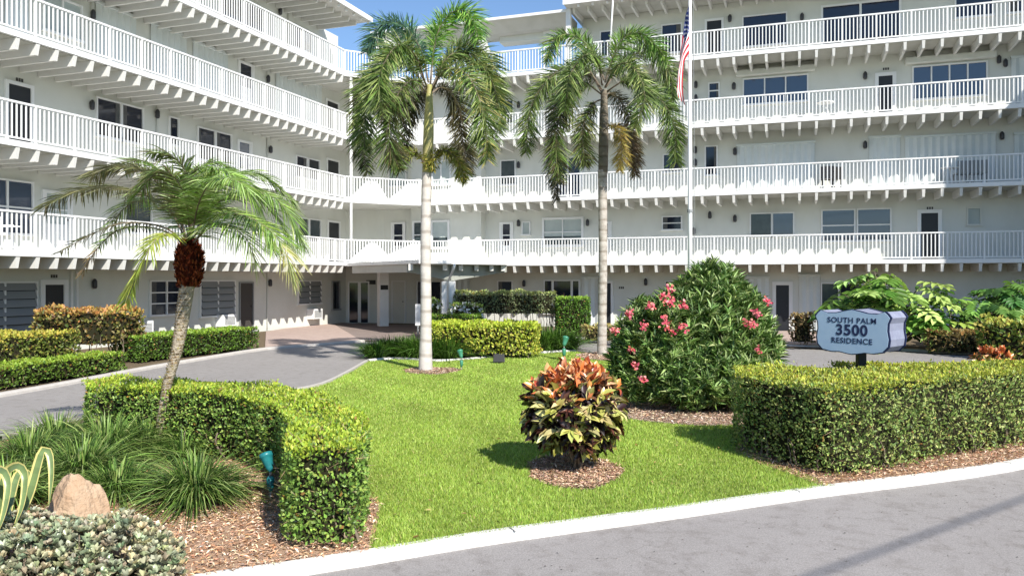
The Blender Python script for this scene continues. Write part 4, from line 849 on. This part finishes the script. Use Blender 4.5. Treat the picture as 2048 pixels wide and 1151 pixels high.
# ---------------------------------------------------------------- oleander
def lobe_pts(n, c, r, fill=.35):
    p = nrm(rng.normal(0, 1, (n, 3))); k = 1-fill*rng.random((n, 1))**1.3; return np.array(c)+p*np.array(r)*k, p
ol = empty('oleander', (3.2, 12.8, 0), 'large oleander bush with pink flowers on its left side, behind the croton', 'shrub')
lob = [((3.25, 13.1, 1.15), (.9, .8, 1.15), 1300), ((2.35, 12.9, 1.0), (.72, .7, .85), 900), ((3.82, 13.1, .85), (.6, .6, .78), 700), ((3.1, 12.7, .55), (1.15, .7, .55), 900), ((3.3, 13.2, 1.8), (.55, .45, .58), 480), ((3.75, 13.2, 1.45), (.45, .4, .55), 380), ((2.75, 13.0, 1.5), (.5, .4, .45), 340), ((1.95, 12.8, .7), (.4, .45, .55), 300)]
P_, N_, W3 = [], [], []
for c, r, n in lob:
    p, nn = lobe_pts(n, c, r, .5); P_.append(p); N_.append(nn)
P_ = np.concatenate(P_); N_ = np.concatenate(N_); k = P_[:, 2] > .12; P_, N_ = P_[k], N_[k]; n = len(P_)
ax = nrm(N_*.7+np.array((0, 0, .85))+rng.normal(0, .25, (n, 3))); m_ = 9
pos = np.repeat(P_, m_, 0)-np.repeat(ax, m_, 0)*rng.random((n*m_, 1))*.12; axr = np.repeat(ax, m_, 0); sp = rng.normal(0, 1, (n*m_, 3)); sp = nrm(sp-axr*(sp*axr).sum(1, keepdims=True))
dv = axr*.85+sp*.75; L = rng.uniform(.13, .22, n*m_); cc = pal(n*m_, ['648240', '78964e', '4e6a32', '90aa5e', 'acc080'], var=.22)
leaves('foliage', pos, dv, axr, L, L*.155, cc, M['leaf'], ol, 'diamond')
for _ in range(34):
    mb = MB(); x, y = 3.05+random.gauss(0, .3), 12.9+random.gauss(0, .22); i = random.randrange(n); q = P_[i]
    mb.tube([(x, y, -.02), (x*.6+q[0]*.4, y*.6+q[1]*.4, q[2]*.45), tuple(q)], [.022, .014, .006], 5); mb.build('stem', M['bark'], ol, True)
for i, (px, py, s_) in enumerate([(1260, 625, 1.1), (1300, 612, 1.1), (1338, 604, 1.4), (1368, 611, 1.1), (1288, 650, 1), (1332, 650, 1.1), (1365, 654, 1.1), (1231, 662, 1), (1262, 700, .9), (1271, 730, .8), (1286, 756, .8), (1512, 627, 1.0), (1535, 602, .9), (1490, 645, .9), (1506, 649, .9), (1516, 700, .8), (1340, 578, .8), (1325, 592, .7), (1345, 664, .7), (1328, 636, .7)]):
    dd = 12.25 if px < 1400 else 12.45
    if px < 1275: dd = 12.4
    c = P3(px, py, dd); kk = int(26*s_); p = nrm(rng.normal(0, 1, (kk, 3)))*rng.random((kk, 1))**.5*.075*s_+c
    leaves('flower', p, rng.normal(0, 1, (kk, 3))+np.array((0, -.6, .3)), rng.normal(0, .4, (kk, 3))+np.array((0, -1, .5)), .05, .038, pal(kk, ['e87484', 'd85870', 'f09c9c', 'e88074'], var=.15), M['petal'], ol, 'leaf')

# ---------------------------------------------------------------- croton
cr = empty('croton', (*G(1160, 945), 0), 'round croton bush with orange top and dark yellow blotched leaves on the lawn', 'shrub')
cc0 = G(1145, 945)
def croton(root, c, rx, rz, zc, n, s=1.0):
    p, nn = lobe_pts(n, (c[0], c[1], zc), (rx, rx*.95, rz), .45)
    k = p[:, 2] > .13*s; p, nn = p[k], nn[k]; n = len(p); m_ = 6
    ax = nrm(nn*.6+np.array((0, 0, .75))+rng.normal(0, .2, (n, 3))); pos = np.repeat(p, m_, 0); axr = np.repeat(ax, m_, 0); sp = rng.normal(0, 1, (n*m_, 3)); sp = nrm(sp-axr*(sp*axr).sum(1, keepdims=True))
    rel = (pos[:, 2]-zc)/rz; upk = np.clip(rel, 0, 1)[:, None]; dv = axr*(.55+.9*upk)+sp*(.9-.5*upk)-np.array((0, 0, .25))*(1-upk)
    top = rel+.16*rng.standard_normal(n*m_) > .50; N = n*m_
    low = pal(N, ['2c1c1a', '3a221c', '241a1c', '7c7a34', 'a8a458', 'c8bc80', '5c3a2c', '48502a'], w=[.13, .12, .08, .16, .20, .15, .1, .06], var=.2)
    hi = pal(N, ['e48c4c', 'eca464', 'f2c498', 'd07848', 'e0b080', '98442c'], var=.14)
    L = s*rng.uniform(.11, .18, N); leaves('foliage', pos, dv, axr+rng.normal(0, .3, (N, 3)), L, L*.42, np.where(top[:, None], hi, low), M['waxy'], root, 'oval')
    for _ in range(11):
        mb = MB(); a = random.random()*6.28; r0 = random.random()*.09*s; q = p[random.randrange(n)]
        mb.tube([(c[0]+.04+r0*math.cos(a), c[1]+r0*math.sin(a), -.02), (c[0]+(q[0]-c[0])*.3, c[1]+(q[1]-c[1])*.3, q[2]*.4), tuple(q)], [.016*s, .012*s, .005*s], 6); mb.build('stem', M['bark'], root, True)
croton(cr, (cc0[0]+.02, cc0[1]+.05), .52, .46, .66, 520)
c2 = empty('croton', (8.35, 13.9, 0), 'small red and orange croton at the right edge behind the large hedge', 'shrub'); croton(c2, (8.35, 13.9), .32, .36, .52, 150, .9)

# ---------------------------------------------------------------- shrubs by the right wall
def philo(name, label, c, rx, ry, h, n, size, cols, cat='plant', group=None, lobes=7):
    root = empty(name, (c[0], c[1], 0), label, cat, group); A, B_, NV, LL, WW = [], [], [], [], []; m2 = MB()
    for _ in range(n):
        a = random.random()*6.283; r = math.sqrt(random.random()); el = random.uniform(.25, 1)
        q = np.array((c[0]+rx*r*math.cos(a), c[1]+ry*r*math.sin(a), .18+h*el*(1-.35*r*r))); out = nrm(np.array((math.cos(a)*.8, math.sin(a)*.8-.25, -.35+random.uniform(-.3, .35))))
        mb = MB() if _ < 90 else m2
        mb.tube([(c[0]+.2*rx*math.cos(a), c[1]+.2*ry*math.sin(a), 0), (c[0]+.6*rx*r*math.cos(a), c[1]+.6*ry*r*math.sin(a), q[2]*.75), tuple(q)], [.02, .014, .008], 5)
        if _ < 90: mb.build('stem', M['bark'], root, True)
        sz = size*random.uniform(.7, 1.2); sd = nrm(np.cross(out, (0, 0, 1.))); nn = np.cross(sd, out)
        for k in range(lobes*2+1):
            if k == lobes*2: b = q+out*sz*.7; dr = out; L = sz*.35
            else:
                u = (k//2+.3)/lobes; sg = 1 if k % 2 else -1; b = q+out*sz*u*.85-nn*.12*sz*u*u; ang = 1.9-1.35*u; dr = out*math.cos(ang)+sd*sg*math.sin(ang)-nn*.12; L = sz*(.62-.25*abs(u-.35)*1.6)
            A.append(b); B_.append(dr); NV.append(nn); LL.append(L); WW.append(sz*.19)
    A, B_, NV = map(np.array, (A, B_, NV)); k = 2*lobes+1
    leaves('foliage', A, B_, NV, np.array(LL), np.array(WW), np.repeat(pal(n, cols, var=.2), k, 0), M['leaf'], root, 'leaf')
    if m2.v: m2.build('stems', M['bark'], root, True)['kind'] = 'stuff'
    return root
PH = ['80a448', '9cb85c', '5c8434', 'b4cc74', '446828']
philo('philodendron', 'big split leaved philodendron directly behind the house sign', (11.2, 23.9), 1.7, 1.0, 2.25, 95, .85, PH, 'shrub', lobes=5)
philo('philodendron', 'split leaved philodendron at the right picture edge against the blue shaded wall', (14.9, 24.0), 1.3, .9, 2.0, 90, .62, ['4c7434', '5c843c', '3c5c2a', '7c9c4c'], 'shrub')
philo('philodendron', 'thin spiky young plant between the two philodendrons', (12.75, 23.5), .45, .4, 1.45, 16, .42, ['4c7434', '3c5c2a', '7c9c4c'], 'plant')
hedge('croton_shrub', 'reddish brown shrub between the two philodendrons', 'shrub', ring(12.4, 22.3, .85, .45, 12, .08), .62, .10, 300, ('7a6a3c', '5a4a2c', '8c7c4c', '4c5a2c'), ('a07c4c', '8c8048'), .05, rag=.15)
hedge('croton_shrub', 'yellow green leafy shrub at the right edge below the philodendron', 'shrub', ring(13.4, 20.9, 1.1, .6, 14, .08), .95, .13, 260, ('6c8438', '8a9c44', '4c6428', '9c8c44'), ('a8ac4c', 'bcb85c'), .04, rag=.2)
hedge('croton_shrub', 'small bronze shrub against the wall left of the house sign', 'shrub', ring(9.1, 25.1, .38, .35, 10, .06), 1.0, .09, 330, ('7c6844', '8c7c50', '5a4a34'), ('a08c5c', '8c7c50'), .1, rag=.12, stems=5)
hedge('croton_shrub', 'small cream and brown shrub just left of the right tall palm trunk', 'shrub', ring(2.8, 26.2, .55, .35, 10, .06), .55, .09, 330, ('8a8a50', 'a8a068', '6c5a3c'), ('c0b878', 'a89858'), .04, rag=.12)
hedge('croton_shrub', 'small pale yellow shrub between the right tall palm and the oleander', 'shrub', ring(3.6, 25.0, .45, .35, 10, .06), .72, .09, 330, ('a0a860', 'b8b878', '7c6a44'), ('d0cc8c', 'bcc074'), .04, rag=.12)
# white flowering shrubs by the column
def flowershrub(name, label, c, rx, h, n):
    r = hedge(name, label, 'shrub', ring(c[0], c[1], rx, .4, 10, .06), h, .07, 350, ('4c6428', '647a38'), ('7c9444', '6c8438'), .1, rag=.12)
    p = nrm(rng.normal(0, 1, (n, 3)))*np.array((rx, .42, h*.45))+np.array((c[0], c[1], h*.58)); kk = np.repeat(p, 5, 0); leaves('blossoms', kk, rng.normal(0, 1, kk.shape), rng.normal(0, .5, kk.shape)+np.array((0, -1, .6)), .09, .07, pal(len(kk), ['f0f0ec', 'e4e4e0'], var=.05), M['petal'], r, 'leaf')
flowershrub('flowering_shrub', 'white flowering shrub right beside the canopy column', (-1.6, 28.2), .62, 1.2, 110)
flowershrub('flowering_shrub', 'white flowering shrub between the left tall palm trunk and the canopy column', (-2.78, 28.4), .26, 1.3, 40)

# ---------------------------------------------------------------- left front bed: agave, boulder, silver shrub
ag = empty('agave', (-3.55, 5.9, 0), 'variegated agave with drooping yellow edged leaves at the left picture edge', 'plant')
AG = [[(20, 1075, 5.75), (60, 990, 5.8), (85, 905, 5.85), (100, 905, 5.85), (104, 950, 5.8), (98, 1010, 5.75)], [(-10, 1070, 5.6), (10, 960, 5.6), (35, 932, 5.55), (52, 950, 5.5), (45, 1010, 5.45), (25, 1060, 5.4)],
      [(-40, 1060, 5.6), (-20, 960, 5.5), (5, 940, 5.4), (18, 965, 5.35), (10, 1020, 5.3), (-10, 1080, 5.25)], [(-60, 1060, 5.9), (-60, 960, 5.9), (-70, 900, 5.9), (-100, 890, 5.9), (-120, 950, 5.9)], [(5, 1075, 5.8), (25, 990, 5.9), (40, 945, 5.95), (60, 950, 5.95), (66, 1000, 5.9)]]
cA, cB = [lin('6c8050')], [lin('d4c880')]
for k, pts in enumerate(AG):
    C = bez([tuple(P3(x, y, d)) for x, y, d in pts], 26); T = nrm(np.gradient(C, axis=0)); S = nrm(np.cross(T, np.cross(T, np.array((.25, -1., .35)))+1e-6)); S = nrm(np.cross(T, np.array((.2, -1., .3))))
    wd = .072*np.interp(np.linspace(0, 1, 26), [0, .3, .6, .85, 1], [.9, 1, .8, .45, .05]); off = [-.5, -.32, .32, .5]; V = []
    Nn = np.cross(S, T)
    for j, o in enumerate(off): V.append(C+S*(o*wd)[:, None]+Nn*(abs(o)*.9*wd)[:, None])
    V = np.stack(V, 1).reshape(-1, 3); ls, cl_ = [], []
    for i in range(25):
        for j in range(3): b = i*4+j; ls += [b, b+1, b+5, b+4]; cl_.append(cB[0] if j != 1 else cA[0])
    q = 75; raw('leaf', V, np.array(ls), np.arange(q)*4, np.full(q, 4), np.array(cl_)*rng.uniform(.85, 1.1, (q, 1)), M['waxy'], ag, True)
bm = bmesh.new(); bmesh.ops.create_icosphere(bm, subdivisions=4, radius=1)
bc = P3(150, 1020, 6.35); pl_ = [(nrm(np.array(v)), k) for v, k in (((-.55, -.5, .6), .72), ((.75, -.35, .45), .62), ((.1, -.9, .25), .66), ((-.9, .1, .2), .85), ((.2, .3, .95), .88), ((.95, .2, -.1), .9), ((.35, -.6, .8), .80), ((-.2, .9, .3), .7))]
for v in bm.verts:
    x = np.array(v.co)
    for nn, kk in pl_:
        e = x @ nn
        if e > kk: x = x-nn*(e-kk)*.93
    x = x*(1+.035*math.sin(9*x[0]+4*x[2])*math.cos(7*x[1]+3)+.015*math.sin(23*x[0]+17*x[1]+19*x[2])); v.co = (bc[0]+x[0]*.265, bc[1]+x[1]*.22, .12+x[2]*.45)
me = bpy.data.meshes.new('boulder'); bm.to_mesh(me); bm.free(); bo = link('boulder', me, M['rock'], None, False)
tag(bo, 'tan pointed sandstone boulder among the grass clumps', 'boulder')
ss_ = empty('silver_shrub', (-2.9, 5.3, 0), 'low mounded silver green shrub in the bottom left corner', 'shrub')
sp_ = ccw([(-4.6, 4.4), (-2.3, 4.95), (-2.2, 5.35), (-2.35, 5.75), (-2.7, 6.0), (-3.2, 6.05), (-3.9, 5.85), (-4.6, 5.8)])
n = 3000; q = sampoly(sp_, n); ed = np.min([np.abs((q[:, 0]-a[0])*(b[1]-a[1])-(q[:, 1]-a[1])*(b[0]-a[0]))/math.hypot(b[0]-a[0], b[1]-a[1]) for a, b in zip(sp_, sp_[1:]+sp_[:1])], 0)
hh = .13+.33*np.clip(ed/.35, 0, 1)**.6; pz = hh*(1-.55*rng.random(n)**2)+.03*np.sin(q[:, 0]*9)*np.cos(q[:, 1]*8); c3 = np.column_stack([q, pz])
ax = nrm(np.column_stack([rng.normal(0, .35, (n, 2)), np.ones(n)])); m_ = 9; ar = rng.random(n*m_)*6.283; axr = np.repeat(ax, m_, 0); sp = np.stack([np.cos(ar), np.sin(ar), np.zeros(n*m_)], 1); rnk = np.tile(np.linspace(.3, 1, m_), n)[:, None]
cs = pal(n, ['9ca484', 'b4b898', '8a9474', 'bcb48c', '96987c', 'a89c80'], var=.1); cs = np.clip(np.repeat(cs, m_, 0)*(1+.12*rng.standard_normal((n*m_, 1))), .02, .8)
leaves('foliage', np.repeat(c3, m_, 0)+sp*.004, axr*(1.15-rnk*.75)+sp*rnk, axr, rng.uniform(.032, .055, n*m_), .026, cs, M['waxy'], ss_, 'obov')
mb = MB()
for i in rng.choice(n, 260, False): x, y, z = c3[i]; mb.tube([(x*.9+.1*(-3), y*.9+.1*5.4, 0), (x, y, z-.02)], [.007, .004], 4)
mb.build('stems', M['bark'], ss_, True)
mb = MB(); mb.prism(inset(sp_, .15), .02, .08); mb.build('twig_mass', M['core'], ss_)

# ---------------------------------------------------------------- landscape lights
def spot(label, base, s, az, m, name='spotlight'):
    x, y = base; root = empty(name, (x, y, 0), label, 'garden light', 'garden spotlights'); mb = MB()
    mb.tube([(x, y, -.02), (x, y, .14*s)], .011*s, 8); mb.build('stake', M['grey'], root, True)
    mb = MB(); mb.tube([(x, y, .12*s), (x, y, .16*s), (x, y, .27*s), (x, y, .30*s)], [.022*s, .038*s, .048*s, .028*s], 14); mb.build('junction_box', m, root, True)
    mb = MB(); mb.tube([(x, y, .295*s), (x, y, .36*s)], .014*s, 8); mb.build('swivel', M['grey'], root, True)
    d = Vector((math.cos(az)*.5, math.sin(az)*.5, .85)).normalized(); p = Vector((x, y, .37*s)); mb = MB()
    mb.tube([p-d*.02*s, p+d*.03*s, p+d*.16*s, p+d*.165*s, p+d*.21*s, p+d*.212*s], [.025*s, .045*s, .072*s, .08*s, .078*s, .066*s], 18); mb.build('lamp_head', m, root, True)
spot('teal bullet spotlight on orange chips beside the curved hedge', G(541, 1002), .80, R(140), M['teal'])
spot('small green spotlight on the lawn right of the left tall palm', G(923, 742), .85, R(120), M['green'])
spot('taller green spotlight by the lawn kerb left of the right tall palm', G(1128, 722), 1.1, R(60), M['green'])
x, y = G(998, 727); fb = empty('floodlight', (x, y, 0), 'squat black floodlight on the lawn kerb before the yellow hedge', 'garden light')
mb = MB(); mb.hexa([(x-.15, y-.10, .05), (x+.15, y-.10, .05), (x+.13, y+.10, .05), (x-.13, y+.10, .05), (x-.13, y-.05, .25), (x+.13, y-.05, .25), (x+.11, y+.08, .22), (x-.11, y+.08, .22)]); mb.build('housing', M['black'], fb, bevel=.012)
mb = MB(); mb.tube([(x, y, -.02), (x, y, .05)], .03, 8); mb.build('mount', M['grey'], fb)
x, y = float(P3(836, 0, 30)[0]), 30.0
bl = empty('bollard', (x, y, 0), 'white slab post half hidden behind the left tall palm trunk', 'post'); mb = MB(); mb.box(x-.1, x+.1, y-.05, y+.05, .35, 1.15); mb.build('panel', M['paint'], bl, bevel=.01); mb = MB(); mb.tube([(x, y, -.02), (x, y, .36)], .04, 8); mb.build('foot', M['grey'], bl)

# ---------------------------------------------------------------- house sign
M['signblue'] = mat('sign_face', (.31, .43, .58), .45, .4, noise=(.37, .49, .62), scale=3); M['signside'] = mat('sign_side', (.25, .27, .35), .6, .3, noise=(.19, .20, .28), scale=7)
M['navy'] = mat('navy_paint', (.012, .02, .07), .4, .4)
sx, sy = float(P3(1722, 0, 11.2)[0]), 11.2; ang = R(47)      # face normal turned to the left
sg = empty('house_sign', (sx, sy, 0), 'pale blue shield shaped sign reading SOUTH PALM 3500 RESIDENCE on a dark post', 'sign')
ea = np.array((math.cos(ang), -math.sin(ang))); en = np.array((-math.sin(ang), -math.cos(ang))); zc = CZ+(HY-660)/F*sy
half = [(0, .305), (.10, .285), (.22, .255), (.36, .25), (.46, .285), (.50, .25), (.535, .20), (.50, .12), (.495, .02), (.515, -.10), (.50, -.20), (.43, -.275), (.30, -.30), (.18, -.295), (.08, -.315), (0, -.325)]
outl = half+[(-x, z) for x, z in half[::-1][1:-1]]
def ext(o2, o0, o1, sc, name, m, par, bevel=0):
    n_ = len(o2); vs = []
    for o in (o0, o1): vs += [(sx+ea[0]*x*sc+en[0]*o, sy+ea[1]*x*sc+en[1]*o, zc+z*sc) for x, z in o2]
    mb = MB(); mb.add(vs, [tuple(range(n_)), tuple(range(2*n_-1, n_-1, -1))]+[(i, (i+1) % n_, n_+(i+1) % n_, n_+i) for i in range(n_)]); return mb.build(name, M[m], par, bevel=bevel)
SS = .98
bdy = ext(outl, -.24, .26, SS*.985, 'body', 'signside', sg); ext(outl, .262, .29, SS*1.02, 'rim', 'navy', bdy); ext(outl, .291, .30, SS*.975, 'face', 'signblue', bdy)
ext(outl, -.27, -.242, SS*1.02, 'rim', 'navy', bdy)
mb = MB(); o = ea*.0; pxs, pys = sx+.0, sy; mb.box(pxs-.055, pxs+.055, pys-.055, pys+.055, -.02, zc-.3); mb.build('post', M['black'], sg, bevel=.006)
def text(body, size, dx, dz, bold, wsc=1.0):
    cu = bpy.data.curves.new('t', 'FONT'); cu.body = body; cu.size = size; cu.align_x = 'CENTER'; cu.align_y = 'CENTER'; cu.extrude = .0015; cu.offset = bold; cu.space_character = 1.1
    to = bpy.data.objects.new('t', cu); COL.objects.link(to); bpy.context.view_layer.update()
    me = bpy.data.meshes.new_from_object(to.evaluated_get(bpy.context.evaluated_depsgraph_get())); bpy.data.objects.remove(to)
    for v in me.vertices:
        x, y, z = v.co; x = x*wsc+dx; o = .3025+z; v.co = (sx+ea[0]*x+en[0]*o, sy+ea[1]*x+en[1]*o, zc+y+dz)
    return link('lettering', me, M['navy'], bdy)
text('SOUTH PALM', .105, -.0, .145, .001, 1.0); text('3500', .205, .0, .008, .006, 1.0); text('RESIDENCE', .105, .0, -.135, .001, 1.0)

# ---------------------------------------------------------------- flagpole and flag
fx, fy = float(P3(1380, 0, 16.6)[0]), 16.6
fp = empty('flagpole', (fx, fy, 0), 'tall white flagpole rising behind the oleander', 'flagpole')
mb = MB(); mb.tube([(fx, fy, -.02), (fx, fy, 4), (fx, fy, 8.6)], [.055, .045, .028], 12); mb.build('pole', M['paint'], fp, True)
mb = MB(); mb.tube([(fx, fy, 8.59), (fx, fy, 8.66), (fx, fy, 8.73)], [.03, .06, .02], 12); mb.build('finial', M['curbgrey'], fp, True)
mb = MB(); mb.tube([(fx+.07, fy-.05, 1.2), (fx+.075, fy-.05, 5), (fx+.05, fy-.04, 8.5)], .006, 5); mb.tube([(fx, fy, 3.47), (fx, fy, 3.53)], .06, 10); mb.build('halyard', M['grey'], fp)
M['fred'] = mat('flag_red', (.55, .03, .045), .8, .1); M['fwhite'] = mat('flag_white', (.8, .8, .8), .8, .1); M['fblue'] = mat('flag_blue', (.018, .03, .13), .8, .1)
nu, nv_ = 60, 39; ztop = float(P3(0, 14, fy)[2])
def fpos(u, v):   # u along fly, v down the hoist, the cloth hangs limp
    a = u*1.0; ph = v*5.2+u*2.3
    x = -.03-.20*(1-math.exp(-3.2*u))*(1-.12*math.sin(6*u))+.055*math.sin(ph)*min(1, u*5)*(1-.2*v)+.14*v*u-.06*u
    y = -.04+.075*math.sin(ph*1.15+1.1)*min(1, u*5)
    z = -.98*v*(1-.42*u)-1.5*u**1.05
    return (fx+x, fy+y, ztop+z)
mb = MB(); vs = [fpos(i/nu, j/nv_) for i in range(nu+1) for j in range(nv_+1)]; fs = []; ms = []
for i in range(nu):
    for j in range(nv_):
        b = i*(nv_+1)+j; fs.append((b, b+nv_+1, b+nv_+2, b+1)); st = j//3; ms.append(2 if (i < nu*.4 and st < 7) else (0 if st % 2 == 0 else 1))
mb.add(vs, fs); mb.m = ms; fl = mb.build('flag', [M['fred'], M['fwhite'], M['fblue']], None, True)
tag(fl, 'limp american stars and stripes flag hanging from the white flagpole', 'flag')
mb = MB()
for r9 in range(9):
    for c11 in range(11):
        if (r9+c11) % 2: continue
        u0, v0 = .4*(c11+1)/12, (7/13)*(r9+1)/10; c = Vector(fpos(u0, v0)); du = (Vector(fpos(u0+.01, v0))-c).normalized(); dv = (Vector(fpos(u0, v0+.01))-c).normalized(); nn = du.cross(dv).normalized()
        for sgn in (1, -1):
            pts = [tuple(c+(du*math.cos(a)+dv*math.sin(a))*r+nn*.004*sgn) for k in range(10) for a, r in [((k*36-90)*math.pi/180, .024 if k % 2 == 0 else .010)]]
            mb.add(pts, [tuple(range(10))])
mb.build('stars', M['fwhite'], fl)

# ---------------------------------------------------------------- balcony furniture
def chair(label, W, px, zb, off, az, m, name='patio_chair'):
    t, d = W.at(px, off); x, y = W.p(t, off); z = zb+TS; root = empty(name, (x, y, z), label, 'chair', 'patio chairs on the balconies'); ca, sa = math.cos(az), math.sin(az)
    def bx(nm, x0, x1, y0, y1, z0, z1):
        mb = MB(); q = [(x+ca*a-sa*b, y+sa*a+ca*b) for a, b in ((x0, y0), (x1, y0), (x1, y1), (x0, y1))]; mb.hexa([(*p, z+z0) for p in q]+[(*p, z+z1) for p in q]); mb.build(nm, m, root)
    bx('seat', -.25, .25, -.25, .25, .40, .44); bx('backrest', -.25, .25, .22, .25, .44, .88)
    for sx_ in (-.24, .21):
        for sy_ in (-.24, .21): bx('leg', sx_, sx_+.03, sy_, sy_+.03, 0, .399)
        bx('armrest', sx_, sx_+.03, -.24, .22, .62, .65)
def table(label, W, px, zb, off, m):
    t, d = W.at(px, off); x, y = W.p(t, off); z = zb+TS; root = empty('patio_table', (x, y, z), label, 'table'); mb = MB(); mb.tube([(x, y, z+.62), (x, y, z+.65)], .33, 20); mb.build('table_top', m, root)
    for k in range(3): a = k*2.1+.4; mb = MB(); mb.tube([(x+.05*math.cos(a), y+.05*math.sin(a), z+.62), (x+.26*math.cos(a), y+.26*math.sin(a), z)], .015, 6); mb.build('leg', m, root)
chair('dark patio chair on the third level balcony beside the storm shutters', R_, 1655, ZB[1], -.8, R(150), M['lamp']); chair('dark patio chair nearer the white table on the third level balcony', R_, 1664, ZB[1], -1.0, R(200), M['black'])
table('small white patio table on the fourth level balcony', R_, 1650, ZB[2], -.7, M['paint']); table('white patio table on the shaded end of the third level balcony', R_, 1898, ZB[1], -.7, M['paint'])
chair('patio chair in blue shade beside the white table', R_, 1925, ZB[1], -.9, R(170), M['grey']); chair('patio chair in blue shade furthest right on the third level', R_, 1955, ZB[1], -.9, R(170), M['grey'])
chair('white patio chair low behind the second level railing at the far left', L_, 15, ZB[0], -.8, R(100), M['paint'])

# ---------------------------------------------------------------- overhead cable (its shadow crosses the road) and dropped leaves
g1 = np.array(G(1650, 1151, RZ)); g2 = np.array(G(2048, 1003, RZ)); e = nrm(g2-g1); hz = 7.5; off = np.array((sd[0], sd[1]))/sd[2]*hz
a, b = g1+off-e*30, g1+off+e*45; mb = MB(); mb.tube([(*(a+(b-a)*t), hz) for t in np.linspace(0, 1, 12)], .020, 8)
tag(mb.build('utility_cable', M['black'], None, True), 'black overhead utility cable crossing above the road', 'cable')
n = 160; q = sampoly(lawn_poly, n); pos = np.column_stack([q, np.full(n, .05)])
tag(leaves('fallen_leaves', pos, rng.normal(0, 1, (n, 3))*np.array((1, 1, .2)), np.array((0, 0, 1.))+rng.normal(0, .4, (n, 3)), rng.uniform(.03, .07, n), .022, pal(n, ['a88c54', '8a6c40', 'c0a870', '9c9c50']), M['petal'], None, 'leaf'), 'a few dry leaves lying on the lawn', 'litter', kind='stuff')
mb = MB()
cc_ = np.array(curb); sl_ = np.concatenate([[0], np.cumsum(np.linalg.norm(np.diff(cc_, axis=0), axis=1))])
for k in range(1, int(sl_[-1]/3.05)):
    u = k*3.05+.4; x = np.interp(u, sl_, cc_[:, 0]); y = np.interp(u, sl_, cc_[:, 1]); x2 = np.interp(u+.1, sl_, cc_[:, 0]); y2 = np.interp(u+.1, sl_, cc_[:, 1]); e = nrm(np.array((x2-x, y2-y))); o = np.array((e[1], -e[0]))
    c = [np.array((x, y))+e*a_+o*b_ for a_, b_ in ((-.005, -.02), (.005, -.02), (.005, .116), (-.005, .116))]
    mb.add([(p[0], p[1], .0262) for p in c], [(0, 1, 2, 3)])
mb.build('kerb_joints', M['lamp'])['kind'] = 'structure'
n = 260; q = sampoly([G(600, 1200, RZ), G(2100, 1200, RZ), (8, 9.5), G(2048, 950, RZ), G(1348, 1060, RZ), G(900, 1135, RZ)], n); pos = np.column_stack([q, np.full(n, RZ+.006)])
tag(leaves('leaf_litter', pos, rng.normal(0, 1, (n, 3))*np.array((1, 1, .1)), np.array((0, 0, 1.))+rng.normal(0, .2, (n, 3)), rng.uniform(.008, .03, n), .008, pal(n, ['6c6460', '584c40', '8a7c70', '3c3834']), M['petal'], None, 'diamond'), 'scattered dry leaf crumbs on the road', 'litter', kind='stuff')
